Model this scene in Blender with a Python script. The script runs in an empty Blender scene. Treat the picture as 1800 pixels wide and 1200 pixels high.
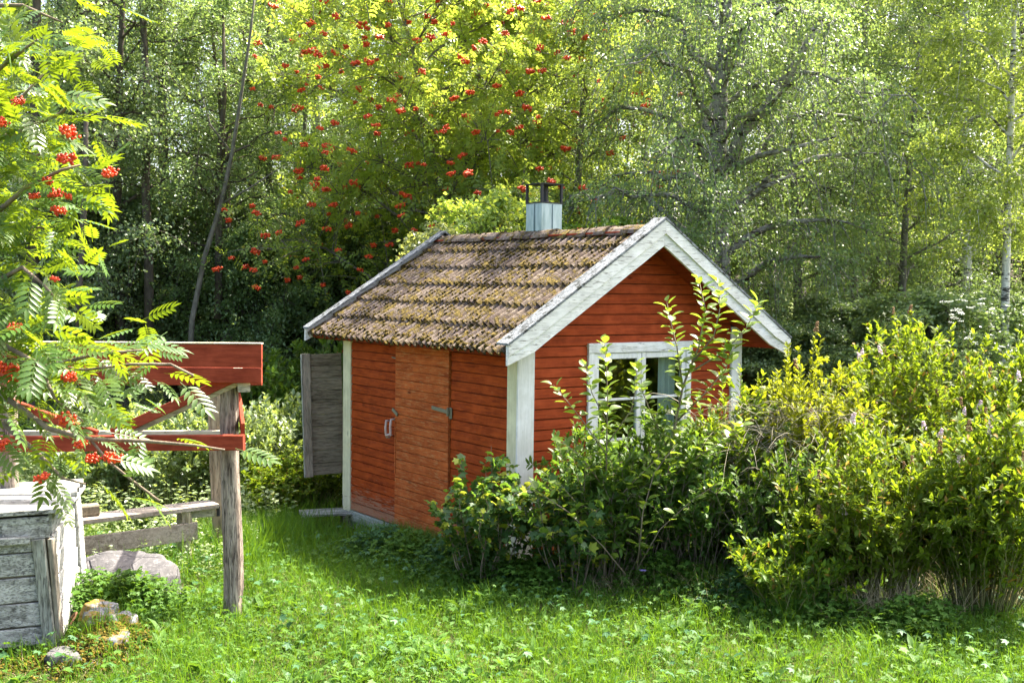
import bpy, math, random
import numpy as np
from mathutils import Vector, Matrix, noise

R = math.radians
random.seed(7)
sc = bpy.context.scene
col = sc.collection

# ------------------------------------------------------------------ camera, sky, sun, exposure
F_PX, PITCH, CAM_H = 1981.0, 2.78, 2.5
cam_d = bpy.data.cameras.new('camera')
cam = bpy.data.objects.new('camera', cam_d)
col.objects.link(cam)
cam_d.sensor_width = 36.0
cam_d.lens = F_PX / 1800.0 * 36.0
cam_d.clip_end = 3000.0
cam.location = (0, 0, CAM_H)
cam.rotation_euler = (R(90 - PITCH), 0, 0)
sc.camera = cam

SUN_AZ, SUN_EL = 51.0, 55.0          # azimuth clockwise from the view direction (+Y), elevation
world = bpy.data.worlds.new('World')
sc.world = world
world.use_nodes = True
wn = world.node_tree
sky = wn.nodes.new('ShaderNodeTexSky')
sky.sky_type = 'NISHITA'
sky.sun_disc = False
sky.sun_elevation = R(SUN_EL)
sky.sun_rotation = R(SUN_AZ)
sky.air_density = 0.8
sky.dust_density = 5.0
sky.ozone_density = 0.0
bg = wn.nodes['Background']
wn.links.new(sky.outputs[0], bg.inputs[0])
bg.inputs[1].default_value = 0.15

sun_d = bpy.data.lights.new('sun', 'SUN')
sun = bpy.data.objects.new('sun', sun_d)
col.objects.link(sun)
sun_d.energy = 5.0
sun_d.angle = R(0.53)
sun_d.color = (1.0, 0.93, 0.82)
sd = Vector((math.cos(R(SUN_EL)) * math.sin(R(SUN_AZ)), math.cos(R(SUN_EL)) * math.cos(R(SUN_AZ)), math.sin(R(SUN_EL))))
sun.rotation_euler = sd.to_track_quat('Z', 'Y').to_euler()
sun.location = sd * 40

sc.view_settings.view_transform = 'Standard'
sc.view_settings.look = 'None'
sc.view_settings.gamma = 1.0
sc.view_settings.use_curve_mapping = False
sc.view_settings.exposure = 2.3
sc.cycles.max_bounces = 12
sc.cycles.diffuse_bounces = 8
sc.cycles.glossy_bounces = 2
sc.cycles.transmission_bounces = 9
sc.cycles.transparent_max_bounces = 6
sc.cycles.caustics_reflective = False
sc.cycles.caustics_refractive = False


def at(px, py, Y):
    """world point at distance Y in front of the camera that the photograph shows at pixel (px, py)"""
    a = R(PITCH)
    dx, dy = (px - 900) / F_PX, (600 - py) / F_PX
    D = (dx, math.cos(a) + dy * math.sin(a), -math.sin(a) + dy * math.cos(a))
    t = Y / D[1]
    return Vector((D[0] * t, Y, CAM_H + D[2] * t))


# ------------------------------------------------------------------ scene graph helpers
def tag(o, label=None, cat=None, group=None, kind=None):
    if label: o['label'] = label
    if cat: o['category'] = cat
    if group: o['group'] = group
    if kind: o['kind'] = kind
    return o


def empty(name, loc=(0, 0, 0), rz=0.0, label=None, cat=None, group=None, mat4=None):
    o = bpy.data.objects.new(name, None)
    o.empty_display_size = 0.2
    col.objects.link(o)
    if mat4 is not None:
        o.matrix_world = mat4
    else:
        o.location = loc
        o.rotation_euler = (0, 0, rz)
    return tag(o, label, cat, group)


def link(name, me, parent=None, loc=None, rot=None, scale=None):
    o = bpy.data.objects.new(name, me)
    col.objects.link(o)
    if parent: o.parent = parent
    if loc is not None: o.location = loc
    if rot is not None: o.rotation_euler = rot
    if scale is not None: o.scale = (scale,) * 3 if isinstance(scale, (int, float)) else scale
    return o


def copy_tree(o, parent=None):
    c = o.copy()
    col.objects.link(c)
    if parent is not None: c.parent = parent
    for ch in list(o.children):
        copy_tree(ch, c)
    return c


def npmesh(name, V, F, mats, midx=None, smooth=False):
    """V (n,3); F list of int arrays (m,3) or (m,4)"""
    if not isinstance(F, (list, tuple)): F = [F]
    F = [np.asarray(f, dtype=np.int32) for f in F if len(f)]
    V = np.asarray(V, dtype=np.float32)
    me = bpy.data.meshes.new(name)
    me.vertices.add(len(V))
    me.vertices.foreach_set('co', V.ravel())
    loops = np.concatenate([f.ravel() for f in F])
    tot = np.concatenate([np.full(len(f), f.shape[1], dtype=np.int32) for f in F])
    start = np.concatenate([[0], np.cumsum(tot)[:-1]]).astype(np.int32)
    me.loops.add(len(loops))
    me.loops.foreach_set('vertex_index', loops)
    me.polygons.add(len(tot))
    me.polygons.foreach_set('loop_start', start)
    me.polygons.foreach_set('loop_total', tot)
    if not isinstance(mats, (list, tuple)): mats = [mats]
    for m in mats: me.materials.append(m)
    if midx is not None:
        me.polygons.foreach_set('material_index', np.asarray(midx, dtype=np.int32))
    if smooth:
        me.polygons.foreach_set('use_smooth', np.ones(len(tot), dtype=bool))
    me.update(calc_edges=True)
    return me


class MB:
    """collects shapes into one mesh"""
    def __init__(self):
        self.v, self.f = [], []

    def add(self, vs, fs):
        n = len(self.v)
        self.v += [tuple(v) for v in vs]
        self.f += [tuple(i + n for i in f) for f in fs]

    def beam(self, p0, p1, w, t, up=(0, 0, 1), ch=0.004, seg=1, warp=0.0, rnd=random):
        """board from p0 to p1; w across (side direction), t along 'up'; chamfered long edges"""
        p0, p1 = Vector(p0), Vector(p1)
        d = (p1 - p0).normalized()
        s = d.cross(Vector(up)).normalized()
        u = s.cross(d).normalized()
        hw, ht = w / 2, t / 2
        c = min(ch, hw * .45, ht * .45)
        prof = [(-hw + c, -ht), (hw - c, -ht), (hw, -ht + c), (hw, ht - c), (hw - c, ht), (-hw + c, ht), (-hw, ht - c), (-hw, -ht + c)]
        vs = []
        for i in range(seg + 1):
            f = i / seg
            o = s * rnd.uniform(-warp, warp) + u * rnd.uniform(-warp, warp)
            for a, b in prof:
                vs.append(p0.lerp(p1, f) + s * a + u * b + o)
        fs = [tuple(reversed(range(8))), tuple(range(seg * 8, seg * 8 + 8))]
        for i in range(seg):
            for k in range(8):
                a, b = i * 8 + k, i * 8 + (k + 1) % 8
                fs.append((a, b, b + 8, a + 8))
        self.add(vs, fs)
        return self

    def box(self, c, size, ch=0.003):
        c = Vector(c)
        return self.beam(c - Vector((size[0] / 2, 0, 0)), c + Vector((size[0] / 2, 0, 0)), size[1], size[2], ch=ch)

    def tube(self, pts, radii, sides=8, cap=True, rough=0.0, seed=0):
        pts = [Vector(p) for p in pts]
        vs, fs = [], []
        rr = random.Random(seed)
        ang = [rr.uniform(1 - rough, 1 + rough) for _ in range(sides)]
        for i, p in enumerate(pts):
            d = (pts[min(i + 1, len(pts) - 1)] - pts[max(i - 1, 0)]).normalized()
            a = d.cross(Vector((0.13, 0.91, 0.2))).normalized() if abs(d.y) < .9 else d.cross(Vector((1, 0, 0))).normalized()
            b = d.cross(a)
            for k in range(sides):
                th = 2 * math.pi * k / sides
                r = radii[i] * ang[k]
                if rough: r *= 1 + rough * .5 * noise.noise(Vector((k * 3.1 + seed, i * .6, 0)))
                vs.append(p + (a * math.cos(th) + b * math.sin(th)) * r)
        for i in range(len(pts) - 1):
            for k in range(sides):
                q = (k + 1) % sides
                fs.append((i * sides + k, i * sides + q, (i + 1) * sides + q, (i + 1) * sides + k))
        if cap:
            fs.append(tuple(reversed(range(sides))))
            fs.append(tuple(range((len(pts) - 1) * sides, len(pts) * sides)))
        self.add(vs, fs)
        return self

    def mesh(self, name, mat, smooth=False):
        me = bpy.data.meshes.new(name)
        me.from_pydata(self.v, [], self.f)
        me.materials.append(mat)
        if smooth:
            me.polygons.foreach_set('use_smooth', [True] * len(me.polygons))
        me.update()
        return me

    def build(self, name, mat, parent=None, smooth=False):
        return link(name, self.mesh(name, mat, smooth), parent)


# ------------------------------------------------------------------ materials
class NT:
    def __init__(self, name):
        self.m = bpy.data.materials.new(name)
        self.m.use_nodes = True
        self.t = self.m.node_tree
        self.t.nodes.clear()
        self.out = self.t.nodes.new('ShaderNodeOutputMaterial')
        self._co = None

    def n(self, typ, ins=None, **props):
        nd = self.t.nodes.new(typ)
        for k, v in props.items(): setattr(nd, k, v)
        for k, v in (ins or {}).items():
            s = nd.inputs[k]
            if hasattr(v, 'is_output'): self.t.links.new(v, s)
            else: s.default_value = v
        return nd

    def obj(self, scale=(1, 1, 1), rand=True):
        tc = self.n('ShaderNodeTexCoord')
        src = tc.outputs['Object']
        if rand:
            oi = self.n('ShaderNodeObjectInfo')
            mul = self.n('ShaderNodeMath', {0: oi.outputs['Random'], 1: 37.0}, operation='MULTIPLY')
            ad = self.n('ShaderNodeVectorMath', {0: src, 1: mul.outputs[0]}, operation='ADD')
            src = ad.outputs[0]
        mp = self.n('ShaderNodeMapping', {'Vector': src, 'Scale': scale})
        return mp.outputs[0]

    def noise(self, vec, scale, detail=5, rough=.6, dist=0.0):
        return self.n('ShaderNodeTexNoise', {'Vector': vec, 'Scale': scale, 'Detail': detail, 'Roughness': rough, 'Distortion': dist}).outputs[0]

    def ramp(self, fac, stops, interp='LINEAR'):
        r = self.n('ShaderNodeValToRGB', {'Fac': fac})
        r.color_ramp.interpolation = interp
        e = r.color_ramp.elements
        while len(e) < len(stops): e.new(.5)
        for k, (p, c) in enumerate(stops):
            e[k].position = p
            if isinstance(c, (int, float)): c = (c, c, c)
            e[k].color = (*c, 1)
        return r.outputs[0]

    def mix(self, fac, a, b, mode='MIX'):
        nd = self.t.nodes.new('ShaderNodeMix')
        nd.data_type = 'RGBA'
        nd.blend_type = mode
        for idx, v in ((0, fac), (6, a), (7, b)):
            s = nd.inputs[idx]
            if hasattr(v, 'is_output'): self.t.links.new(v, s)
            elif isinstance(v, (int, float)): s.default_value = v
            else: s.default_value = (*v, 1)
        return nd.outputs[2]

    def math(self, op, a, b=0.0, clamp=False):
        nd = self.n('ShaderNodeMath', {0: a, 1: b}, operation=op)
        nd.use_clamp = clamp
        return nd.outputs[0]

    def bump(self, h, strength=.4, dist=.01, normal=None):
        ins = {'Height': h, 'Strength': strength, 'Distance': dist}
        if normal is not None: ins['Normal'] = normal
        return self.n('ShaderNodeBump', ins).outputs[0]

    def bsdf(self, color, rough=.7, normal=None, spec=.3, metallic=0.0):
        p = self.n('ShaderNodeBsdfPrincipled', {'Roughness': rough, 'Specular IOR Level': spec, 'Metallic': metallic})
        if hasattr(color, 'is_output'): self.t.links.new(color, p.inputs['Base Color'])
        else: p.inputs['Base Color'].default_value = (*color, 1)
        if normal is not None: self.t.links.new(normal, p.inputs['Normal'])
        return p.outputs[0]

    def done(self, sh):
        self.t.links.new(sh, self.out.inputs[0])
        return self.m


GRAIN = {'x': (1.2, 14, 14), 'y': (14, 1.2, 14), 'z': (14, 14, 1.2)}


def painted_wood(name, base, dark, axis, wear=.5, wearcol=(.33, .24, .17), knots=True, sat_var=.25, wear_z=None, chip=.62):
    t = NT(name)
    g = t.obj(GRAIN[axis])
    o = t.obj()
    n1 = t.noise(g, 3.0, 7, .7, .6)
    n2 = t.noise(o, 5.0, 4, .6)
    oi = t.n('ShaderNodeObjectInfo').outputs['Random']
    c = t.mix(t.ramp(n1, [(.38, 0), (.62, 1)]), dark, base)
    c = t.mix(t.math('MULTIPLY', t.math('SUBTRACT', oi, .5), sat_var * 2, True), c, tuple(x * .55 for x in base))
    c = t.mix(t.math('MULTIPLY', t.ramp(n2, [(.45, 0), (.75, 1)]), .45), c, tuple(min(1, x * 1.5 + .01) for x in base))
    kv = t.obj({'x': (1.3, 3.5, 3.5), 'y': (3.5, 1.3, 3.5), 'z': (3.5, 3.5, 1.3)}[axis])
    kd = t.n('ShaderNodeTexVoronoi', {'Vector': kv, 'Scale': 1.6, 'Randomness': 1.0}).outputs[0]
    c = t.mix(t.ramp(kd, [(.05, .8), (.10, 0)]), c, tuple(x * .35 for x in dark))
    fine = t.noise(g, 7.0, 8, .7, .2)
    m = t.ramp(fine, [(chip, 0), (chip + .06, 1)])
    m = t.math('MULTIPLY', m, wear, True)
    if wear_z is not None:
        tc = t.n('ShaderNodeTexCoord').outputs['Object']
        z = t.n('ShaderNodeSeparateXYZ', {0: tc}).outputs[2]
        zz = t.n('ShaderNodeMapRange', {'Value': z, 'From Min': wear_z[0], 'From Max': wear_z[1], 'To Min': 1.0, 'To Max': 0.0}).outputs[0]
        mm = t.ramp(t.math('ADD', t.math('MULTIPLY', zz, .35), fine), [(.66, 0), (.74, 1)])
        m = t.math('MAXIMUM', m, t.math('MULTIPLY', mm, .85))
    c = t.mix(m, c, wearcol)
    h = t.math('ADD', t.math('MULTIPLY', fine, .6), t.math('MULTIPLY', m, -.5))
    return t.done(t.bsdf(c, .8, t.bump(h, .5, .004), .12))


def raw_wood(name, c1, c2, axis, crack=.5, lichen=None, bump=.8):
    t = NT(name)
    g = t.obj(GRAIN[axis])
    o = t.obj()
    n1 = t.noise(g, 2.0, 8, .7, .5)
    n3 = t.noise(o, 3.0, 4, .6)
    c = t.mix(t.ramp(n1, [(.38, 0), (.6, 1)]), c1, c2)
    fine = t.noise(g, 9.0, 6, .7, .3)
    ck = t.ramp(fine, [(.40, 1), (.47, 0)])
    c = t.mix(t.math('MULTIPLY', ck, crack), c, tuple(x * .25 for x in c1))
    c = t.mix(t.math('MULTIPLY', t.ramp(n3, [(.4, 0), (.7, 1)]), .5), c, tuple(min(1, x * 1.35) for x in c2))
    if lichen:
        l = t.ramp(t.noise(o, 16, 6, .75), [(.52, 0), (.6, 1)])
        c = t.mix(l, c, lichen)
    h = t.math('ADD', n1, t.math('MULTIPLY', ck, -.8))
    return t.done(t.bsdf(c, .85, t.bump(h, bump, .006), .15))


def leaf_mat(name, ca, cb, tr, trf=.5, rough=.42, spec=.35, sick=None):
    """ca..cb leaf colours spread over the leaves, tr colour of light coming through"""
    t = NT(name)
    geo = t.n('ShaderNodeNewGeometry')
    rnd = geo.outputs['Random Per Island']
    oi = t.n('ShaderNodeObjectInfo').outputs['Random']
    c = t.mix(rnd, ca, cb)
    # broad patches of older and younger leaves
    tc = t.n('ShaderNodeTexCoord').outputs['Object']
    big = t.ramp(t.noise(tc, .9, 3, .6), [(.38, 0), (.62, 1)])
    c = t.mix(t.math('MULTIPLY', big, .45), c, tuple(x * 1.6 for x in cb))
    if sick:
        s = t.math('GREATER_THAN', rnd, 1 - sick[1])
        c = t.mix(s, c, sick[0])
    hs = t.n('ShaderNodeHueSaturation', {'Hue': t.math('ADD', t.math('MULTIPLY', t.math('SUBTRACT', oi, .5), .03), .5), 'Color': c}).outputs[0]
    tcol = t.mix(rnd, tr, tuple(x * .7 for x in tr))
    if sick: tcol = t.mix(s, tcol, sick[0])
    p = t.bsdf(hs, rough, None, spec)
    tl = t.n('ShaderNodeBsdfTranslucent', {'Color': tcol}).outputs[0]
    return t.done(t.n('ShaderNodeMixShader', {0: trf, 1: p, 2: tl}).outputs[0])


def bark(name, c1, c2, spots=None, sc_=(6, 6, 2.0)):
    t = NT(name)
    g = t.obj(sc_)
    n1 = t.noise(g, 3.0, 7, .7, .3)
    c = t.mix(t.ramp(n1, [(.35, 0), (.65, 1)]), c1, c2)
    if spots:
        b = t.obj((1.5, 1.5, 9))
        m = t.ramp(t.noise(b, 2.2, 5, .7, .6), [(.52, 0), (.58, 1)])
        c = t.mix(m, c, spots)
    return t.done(t.bsdf(c, .85, t.bump(n1, .7, .015), .15))


M = {}
M['red_y'] = painted_wood('red_paint_lengthwise', (.33, .056, .006), (.17, .024, .003), 'y', .45, (.30, .17, .10), wear_z=(-.05, .42))
M['red_x'] = painted_wood('red_paint_gable', (.33, .054, .012), (.20, .030, .007), 'x', .25, (.30, .17, .10))
M['red_door'] = painted_wood('sun_bleached_red_door', (.42, .105, .022), (.24, .045, .009), 'y', .75, (.42, .20, .08), wear_z=(-.12, .30), chip=.54)
M['red_beam'] = painted_wood('red_beam_paint', (.27, .048, .022), (.16, .024, .011), 'x', .35, (.42, .22, .15), chip=.66)
M['red_soffit'] = painted_wood('red_soffit_paint', (.24, .04, .014), (.16, .024, .009), 'y', .1)
M['white_x'] = painted_wood('white_paint_rake', (.72, .71, .66), (.52, .52, .48), 'x', 1.0, (.22, .21, .18), sat_var=.08, chip=.565)
M['white_z'] = painted_wood('white_paint_upright', (.72, .71, .67), (.58, .58, .53), 'z', .8, (.32, .30, .25), sat_var=.05, chip=.64)
M['cream_z'] = painted_wood('cream_paint_upright', (.62, .60, .40), (.50, .48, .30), 'z', .6, (.32, .28, .2), sat_var=.05, chip=.64)
M['lichen_cap'] = raw_wood('lichen_covered_cap', (.08, .085, .085), (.24, .26, .27), 'x', .9, (.03, .033, .026), 1.0)
M['grey_y'] = raw_wood('weathered_grey_sill', (.22, .25, .20), (.36, .39, .32), 'y', .5)
M['shutter'] = raw_wood('weathered_brown_planks', (.095, .078, .05), (.22, .19, .135), 'x', .6)
M['shutter_z'] = raw_wood('weathered_brown_batten', (.17, .15, .11), (.30, .26, .20), 'z', .6)
M['old_x'] = raw_wood('silver_grey_wood_x', (.10, .097, .083), (.40, .40, .36), 'x', .85)
M['old_y'] = raw_wood('silver_grey_wood_y', (.22, .22, .20), (.50, .50, .47), 'y', .7)
M['old_z'] = raw_wood('silver_grey_wood_z', (.12, .115, .09), (.36, .36, .30), 'z', .85)
M['bench'] = raw_wood('bench_wood', (.20, .16, .12), (.38, .33, .27), 'x', .4)
M['bench_z'] = raw_wood('bench_wood_upright', (.30, .25, .16), (.46, .40, .28), 'z', .4)
M['post_z'] = raw_wood('square_post_wood', (.20, .15, .09), (.36, .285, .19), 'z', .5)
M['log'] = raw_wood('split_log_wood', (.09, .065, .05), (.33, .275, .22), 'z', .9, bump=1.0)
M['pale_x'] = raw_wood('pale_plank', (.30, .27, .2), (.48, .43, .33), 'x', .4)


def tile_mat():
    t = NT('mossy_clay_tile')
    o = t.obj((1, 1, 1))
    geo = t.n('ShaderNodeTexCoord').outputs['Object']
    oi = t.n('ShaderNodeObjectInfo').outputs['Random']
    n = t.noise(o, 9, 7, .7)
    c = t.mix(t.ramp(n, [(.4, 0), (.62, 1)]), (.075, .052, .042), (.22, .172, .12))
    c = t.mix(t.math('MULTIPLY', oi, .45), c, (.12, .10, .105))
    l = t.ramp(t.noise(o, 45, 4, .7), [(.56, 0), (.63, 1)])
    c = t.mix(t.math('MULTIPLY', l, .6), c, (.30, .26, .20))
    m1 = t.noise(o, 13, 6, .75)
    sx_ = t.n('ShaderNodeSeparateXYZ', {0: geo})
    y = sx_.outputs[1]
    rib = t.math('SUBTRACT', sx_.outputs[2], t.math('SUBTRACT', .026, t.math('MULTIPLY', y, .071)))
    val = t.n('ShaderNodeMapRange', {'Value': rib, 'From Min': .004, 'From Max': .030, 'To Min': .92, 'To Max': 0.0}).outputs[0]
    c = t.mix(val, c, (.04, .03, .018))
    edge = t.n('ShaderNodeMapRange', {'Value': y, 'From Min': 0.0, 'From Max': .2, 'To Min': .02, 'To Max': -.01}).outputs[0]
    big = t.noise(geo if False else t.obj((1, 1, 1)), 3.0, 3, .6)
    m = t.ramp(t.math('ADD', t.math('ADD', m1, edge), t.math('MULTIPLY', t.math('SUBTRACT', big, .5), .5)), [(.5, 0), (.58, 1)])
    mc = t.mix(t.ramp(t.noise(o, 30, 3, .6), [(.35, 0), (.65, 1)]), (.065, .05, .014), (.23, .165, .045))
    c = t.mix(m, c, mc)
    h = t.math('ADD', n, t.math('MULTIPLY', m, .9))
    return t.done(t.bsdf(c, .9, t.bump(h, .9, .012), .1))


M['tile'] = tile_mat()


def moss_mat(name, a, b, c3):
    t = NT(name)
    r = t.n('ShaderNodeNewGeometry').outputs['Random Per Island']
    o = t.obj()
    c = t.ramp(r, [(0, a), (.55, b), (1, c3)])
    c = t.mix(t.ramp(t.noise(o, 120, 3, .7), [(.35, 0), (.65, 1)]), tuple(x * .6 for x in a), c)
    return t.done(t.bsdf(c, .95, t.bump(t.noise(o, 160, 3, .7), 1.0, .01), .05))


M['moss'] = moss_mat('roof_moss', (.035, .03, .009), (.12, .088, .018), (.26, .175, .03))
M['moss_g'] = moss_mat('stone_moss', (.07, .075, .014), (.22, .16, .028), (.36, .22, .04))


def metal_mat():
    t = NT('galvanised_sheet')
    o = t.obj((8, 8, 1.5))
    n = t.noise(o, 2, 5, .6)
    c = t.mix(t.ramp(n, [(.35, 0), (.65, 1)]), (.20, .27, .28), (.40, .48, .49))
    return t.done(t.bsdf(c, t.ramp(n, [(.3, .28), (.7, .5)]), t.bump(n, .2, .01), .5, .8))


M['galv'] = metal_mat()
t = NT('black_iron'); M['iron'] = t.done(t.bsdf((.02, .02, .022), .5, None, .4, .3))
t = NT('rusty_iron'); o_ = t.obj(); M['rust'] = t.done(t.bsdf(t.mix(t.noise(o_, 60), (.05, .025, .015), (.20, .09, .04)), .8, None, .3, .3))
t = NT('grey_green_hinge'); o_ = t.obj(); M['hinge'] = t.done(t.bsdf(t.mix(t.noise(o_, 50), (.10, .12, .07), (.26, .24, .16)), .7, None, .3, .2))
t = NT('pinkish_wooden_handle'); o_ = t.obj(); M['handle'] = t.done(t.bsdf(t.mix(t.noise(o_, 40), (.34, .25, .2), (.56, .46, .42)), .6))
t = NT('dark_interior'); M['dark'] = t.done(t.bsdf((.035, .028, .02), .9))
t = NT('curtain_cloth'); o_ = t.obj(); M['cloth'] = t.done(t.bsdf(t.mix(t.noise(o_, 8), (.4, .42, .38), (.6, .62, .58)), .9))


def glass_mat():
    t = NT('window_glass')
    o = t.obj()
    nrm = t.bump(t.noise(o, 3.0, 2, .5), .15, .02)
    gl = t.n('ShaderNodeBsdfGlossy', {'Color': (.9, .95, .95, 1), 'Roughness': .02, 'Normal': nrm}).outputs[0]
    tr = t.n('ShaderNodeBsdfTransparent', {'Color': (.82, .88, .86, 1)}).outputs[0]
    fr = t.math('POWER', t.n('ShaderNodeLayerWeight', {'Blend': .5}).outputs['Facing'], 4.0)
    return t.done(t.n('ShaderNodeMixShader', {0: t.math('ADD', t.math('MULTIPLY', fr, .6), .045, True), 1: tr, 2: gl}).outputs[0])


M['glass'] = glass_mat()


def stone_mat(name, a, b, moss=None):
    t = NT(name)
    o = t.obj()
    n = t.noise(o, 4, 8, .7)
    c = t.mix(t.ramp(n, [(.3, 0), (.7, 1)]), a, b)
    sp = t.ramp(t.noise(o, 30, 4, .7), [(.55, 0), (.62, 1)])
    c = t.mix(t.math('MULTIPLY', sp, .6), c, tuple(min(1, x * 1.6) for x in b))
    if moss:
        m = t.ramp(t.noise(o, 6, 6, .7), [(.48, 0), (.56, 1)])
        c = t.mix(m, c, moss)
    cr = t.n('ShaderNodeTexVoronoi', {'Vector': o, 'Scale': 3.0}, feature='DISTANCE_TO_EDGE').outputs[0]
    h = t.math('ADD', n, t.ramp(cr, [(0, 0), (.03, .5)]))
    return t.done(t.bsdf(c, .85, t.bump(h, .8, .03), .2))


M['boulder'] = stone_mat('grey_boulder', (.042, .042, .043), (.125, .118, .116))
M['mossrock'] = stone_mat('mossy_rock', (.05, .05, .055), (.20, .20, .215), (.17, .115, .02))
M['paver'] = stone_mat('concrete_block', (.35, .34, .32), (.52, .51, .49))

# foliage (linear reflectances)
M['lf_birch'] = leaf_mat('birch_leaves', (.08, .14, .05), (.17, .24, .09), (.30, .42, .09), .48, .36, .55)
M['lf_lime'] = leaf_mat('young_birch_leaves', (.11, .165, .035), (.21, .28, .065), (.44, .55, .08), .52)
M['lf_dark'] = leaf_mat('aspen_leaves', (.08, .135, .055), (.17, .23, .105), (.32, .44, .09), .45, .36, .6)
M['lf_spruce'] = leaf_mat('spruce_needles', (.015, .04, .018), (.035, .07, .028), (.03, .06, .01), .15, .5, .3)
M['lf_rowan'] = leaf_mat('rowan_leaves_far', (.12, .19, .045), (.22, .30, .06), (.52, .64, .07), .56, .4, .5, sick=((.34, .30, .03), .03))
M['lf_rowan_n'] = leaf_mat('rowan_leaves_near', (.05, .105, .022), (.085, .15, .025), (.25, .34, .010), .46, .38, .5)
M['lf_spirea'] = leaf_mat('spirea_leaves', (.055, .11, .010), (.11, .175, .015), (.28, .38, .015), .48, .5, .2, sick=((.35, .22, .04), .03))
M['lf_gold'] = leaf_mat('yellow_green_leaves', (.10, .14, .012), (.19, .23, .016), (.42, .46, .015), .52, .5, .2)
M['lf_shrub'] = leaf_mat('shrub_leaves', (.04, .09, .014), (.08, .15, .02), (.18, .30, .02), .42, .5, .25)
M['lf_sap'] = leaf_mat('sapling_leaves', (.07, .13, .02), (.13, .20, .025), (.30, .42, .03), .48, .4, .4, sick=((.45, .28, .06), .04))
M['lf_cur'] = leaf_mat('currant_leaves', (.03, .075, .022), (.065, .125, .028), (.17, .30, .025), .42, sick=((.32, .36, .03), .18))
M['lf_herb'] = leaf_mat('meadow_leaves', (.11, .18, .06), (.24, .31, .15), (.42, .52, .08), .42, .33, .7)
M['lf_willow'] = leaf_mat('willow_leaves', (.07, .11, .03), (.20, .24, .10), (.42, .46, .10), .42, .45, .5)
M['grass'] = leaf_mat('grass_blades', (.036, .100, .010), (.078, .165, .016), (.19, .34, .012), .42, .55, .15)
M['weed'] = leaf_mat('weed_leaves', (.034, .095, .012), (.072, .155, .022), (.17, .30, .02), .40, .55, .18)
M['weed_b'] = leaf_mat('blue_green_weed_leaves', (.03, .085, .03), (.065, .14, .055), (.13, .26, .05), .35, .5, .2)
M['straw'] = leaf_mat('dry_straw', (.24, .18, .09), (.45, .38, .22), (.35, .28, .14), .25, .7, .2)
M['straw_grey'] = leaf_mat('grey_dead_twigs', (.22, .19, .14), (.42, .37, .28), (.2, .18, .12), .2, .8, .1)
M['berry'] = NT('rowan_berries')
_b = M['berry']; _r = _b.n('ShaderNodeNewGeometry').outputs['Random Per Island']
M['berry'] = _b.done(_b.bsdf(_b.mix(_r, (.50, .025, .006), (.80, .09, .01)), .35, None, .5))
t = NT('pink_blossom'); _r = t.n('ShaderNodeNewGeometry').outputs['Random Per Island']
M['pink'] = t.done(t.bsdf(t.mix(_r, (.50, .32, .34), (.80, .68, .70)), .8))
t = NT('brown_seedheads'); M['seed'] = t.done(t.bsdf((.22, .13, .06), .9))
t = NT('white_umbels'); M['umbel'] = t.done(t.bsdf((.62, .64, .55), .8))
t = NT('violet_petal'); M['violet'] = t.done(t.bsdf((.40, .30, .70), .7))
M['bk_birch'] = bark('birch_bark', (.42, .41, .38), (.72, .70, .65), (.05, .045, .04))
M['bk_old'] = bark('old_birch_bark', (.10, .10, .085), (.34, .33, .29), (.045, .04, .035))
M['bk_grey'] = bark('grey_bark', (.09, .085, .07), (.20, .185, .155))
M['bk_dark'] = bark('dark_bark', (.05, .042, .032), (.12, .10, .08))
M['twig'] = bark('twig_bark', (.13, .10, .07), (.26, .21, .15))
M['stemg'] = bark('green_stem', (.10, .10, .035), (.20, .19, .07))


def ground_mat():
    t = NT('soil_and_moss')
    tc = t.n('ShaderNodeTexCoord').outputs['Object']
    n = t.noise(tc, 2.5, 8, .7)
    n2 = t.noise(tc, 40, 5, .7)
    c = t.mix(t.ramp(n, [(.35, 0), (.65, 1)]), (.05, .08, .018), (.10, .13, .03))
    c = t.mix(t.ramp(n2, [(.45, 0), (.7, 1)]), c, (.09, .07, .035))
    return t.done(t.bsdf(c, .95, t.bump(n2, 1.0, .03), .05))


M['ground'] = ground_mat()

# ------------------------------------------------------------------ ground
def sstep(a, b, x):
    u = np.clip((x - a) / (b - a), 0, 1)
    return u * u * (3 - 2 * u)


def gz(x, y):
    """ground height"""
    x = np.asarray(x, dtype=float); y = np.asarray(y, dtype=float)
    z = -.20 * sstep(9.8, 12.6, y) * (1 - sstep(15, 19, y)) + .045 * np.maximum(y - 15, 0) * (1 - .0 * x)
    z = np.where(y > 45, z - .045 * (y - 45) * .8, z)
    z = np.minimum(z, 1.6)
    z = z + .03 * np.sin(x * 1.7 + .6) * np.cos(y * 1.3) * (1 - np.exp(-((x - .0) ** 2 + (y - 10) ** 2) / 6)) + .015 * np.sin(x * 4.1 + y * 2.3)
    z = z + .16 * np.exp(-(((x + 2.80) / .24) ** 2 + ((y - 7.62) / .34) ** 2)) + .05 * np.exp(-(((x + 3.0) / .6) ** 2 + ((y - 7.2) / .4) ** 2))      # mossy mound below the well
    return z


def g1(x, y): return float(gz(x, y))


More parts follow.
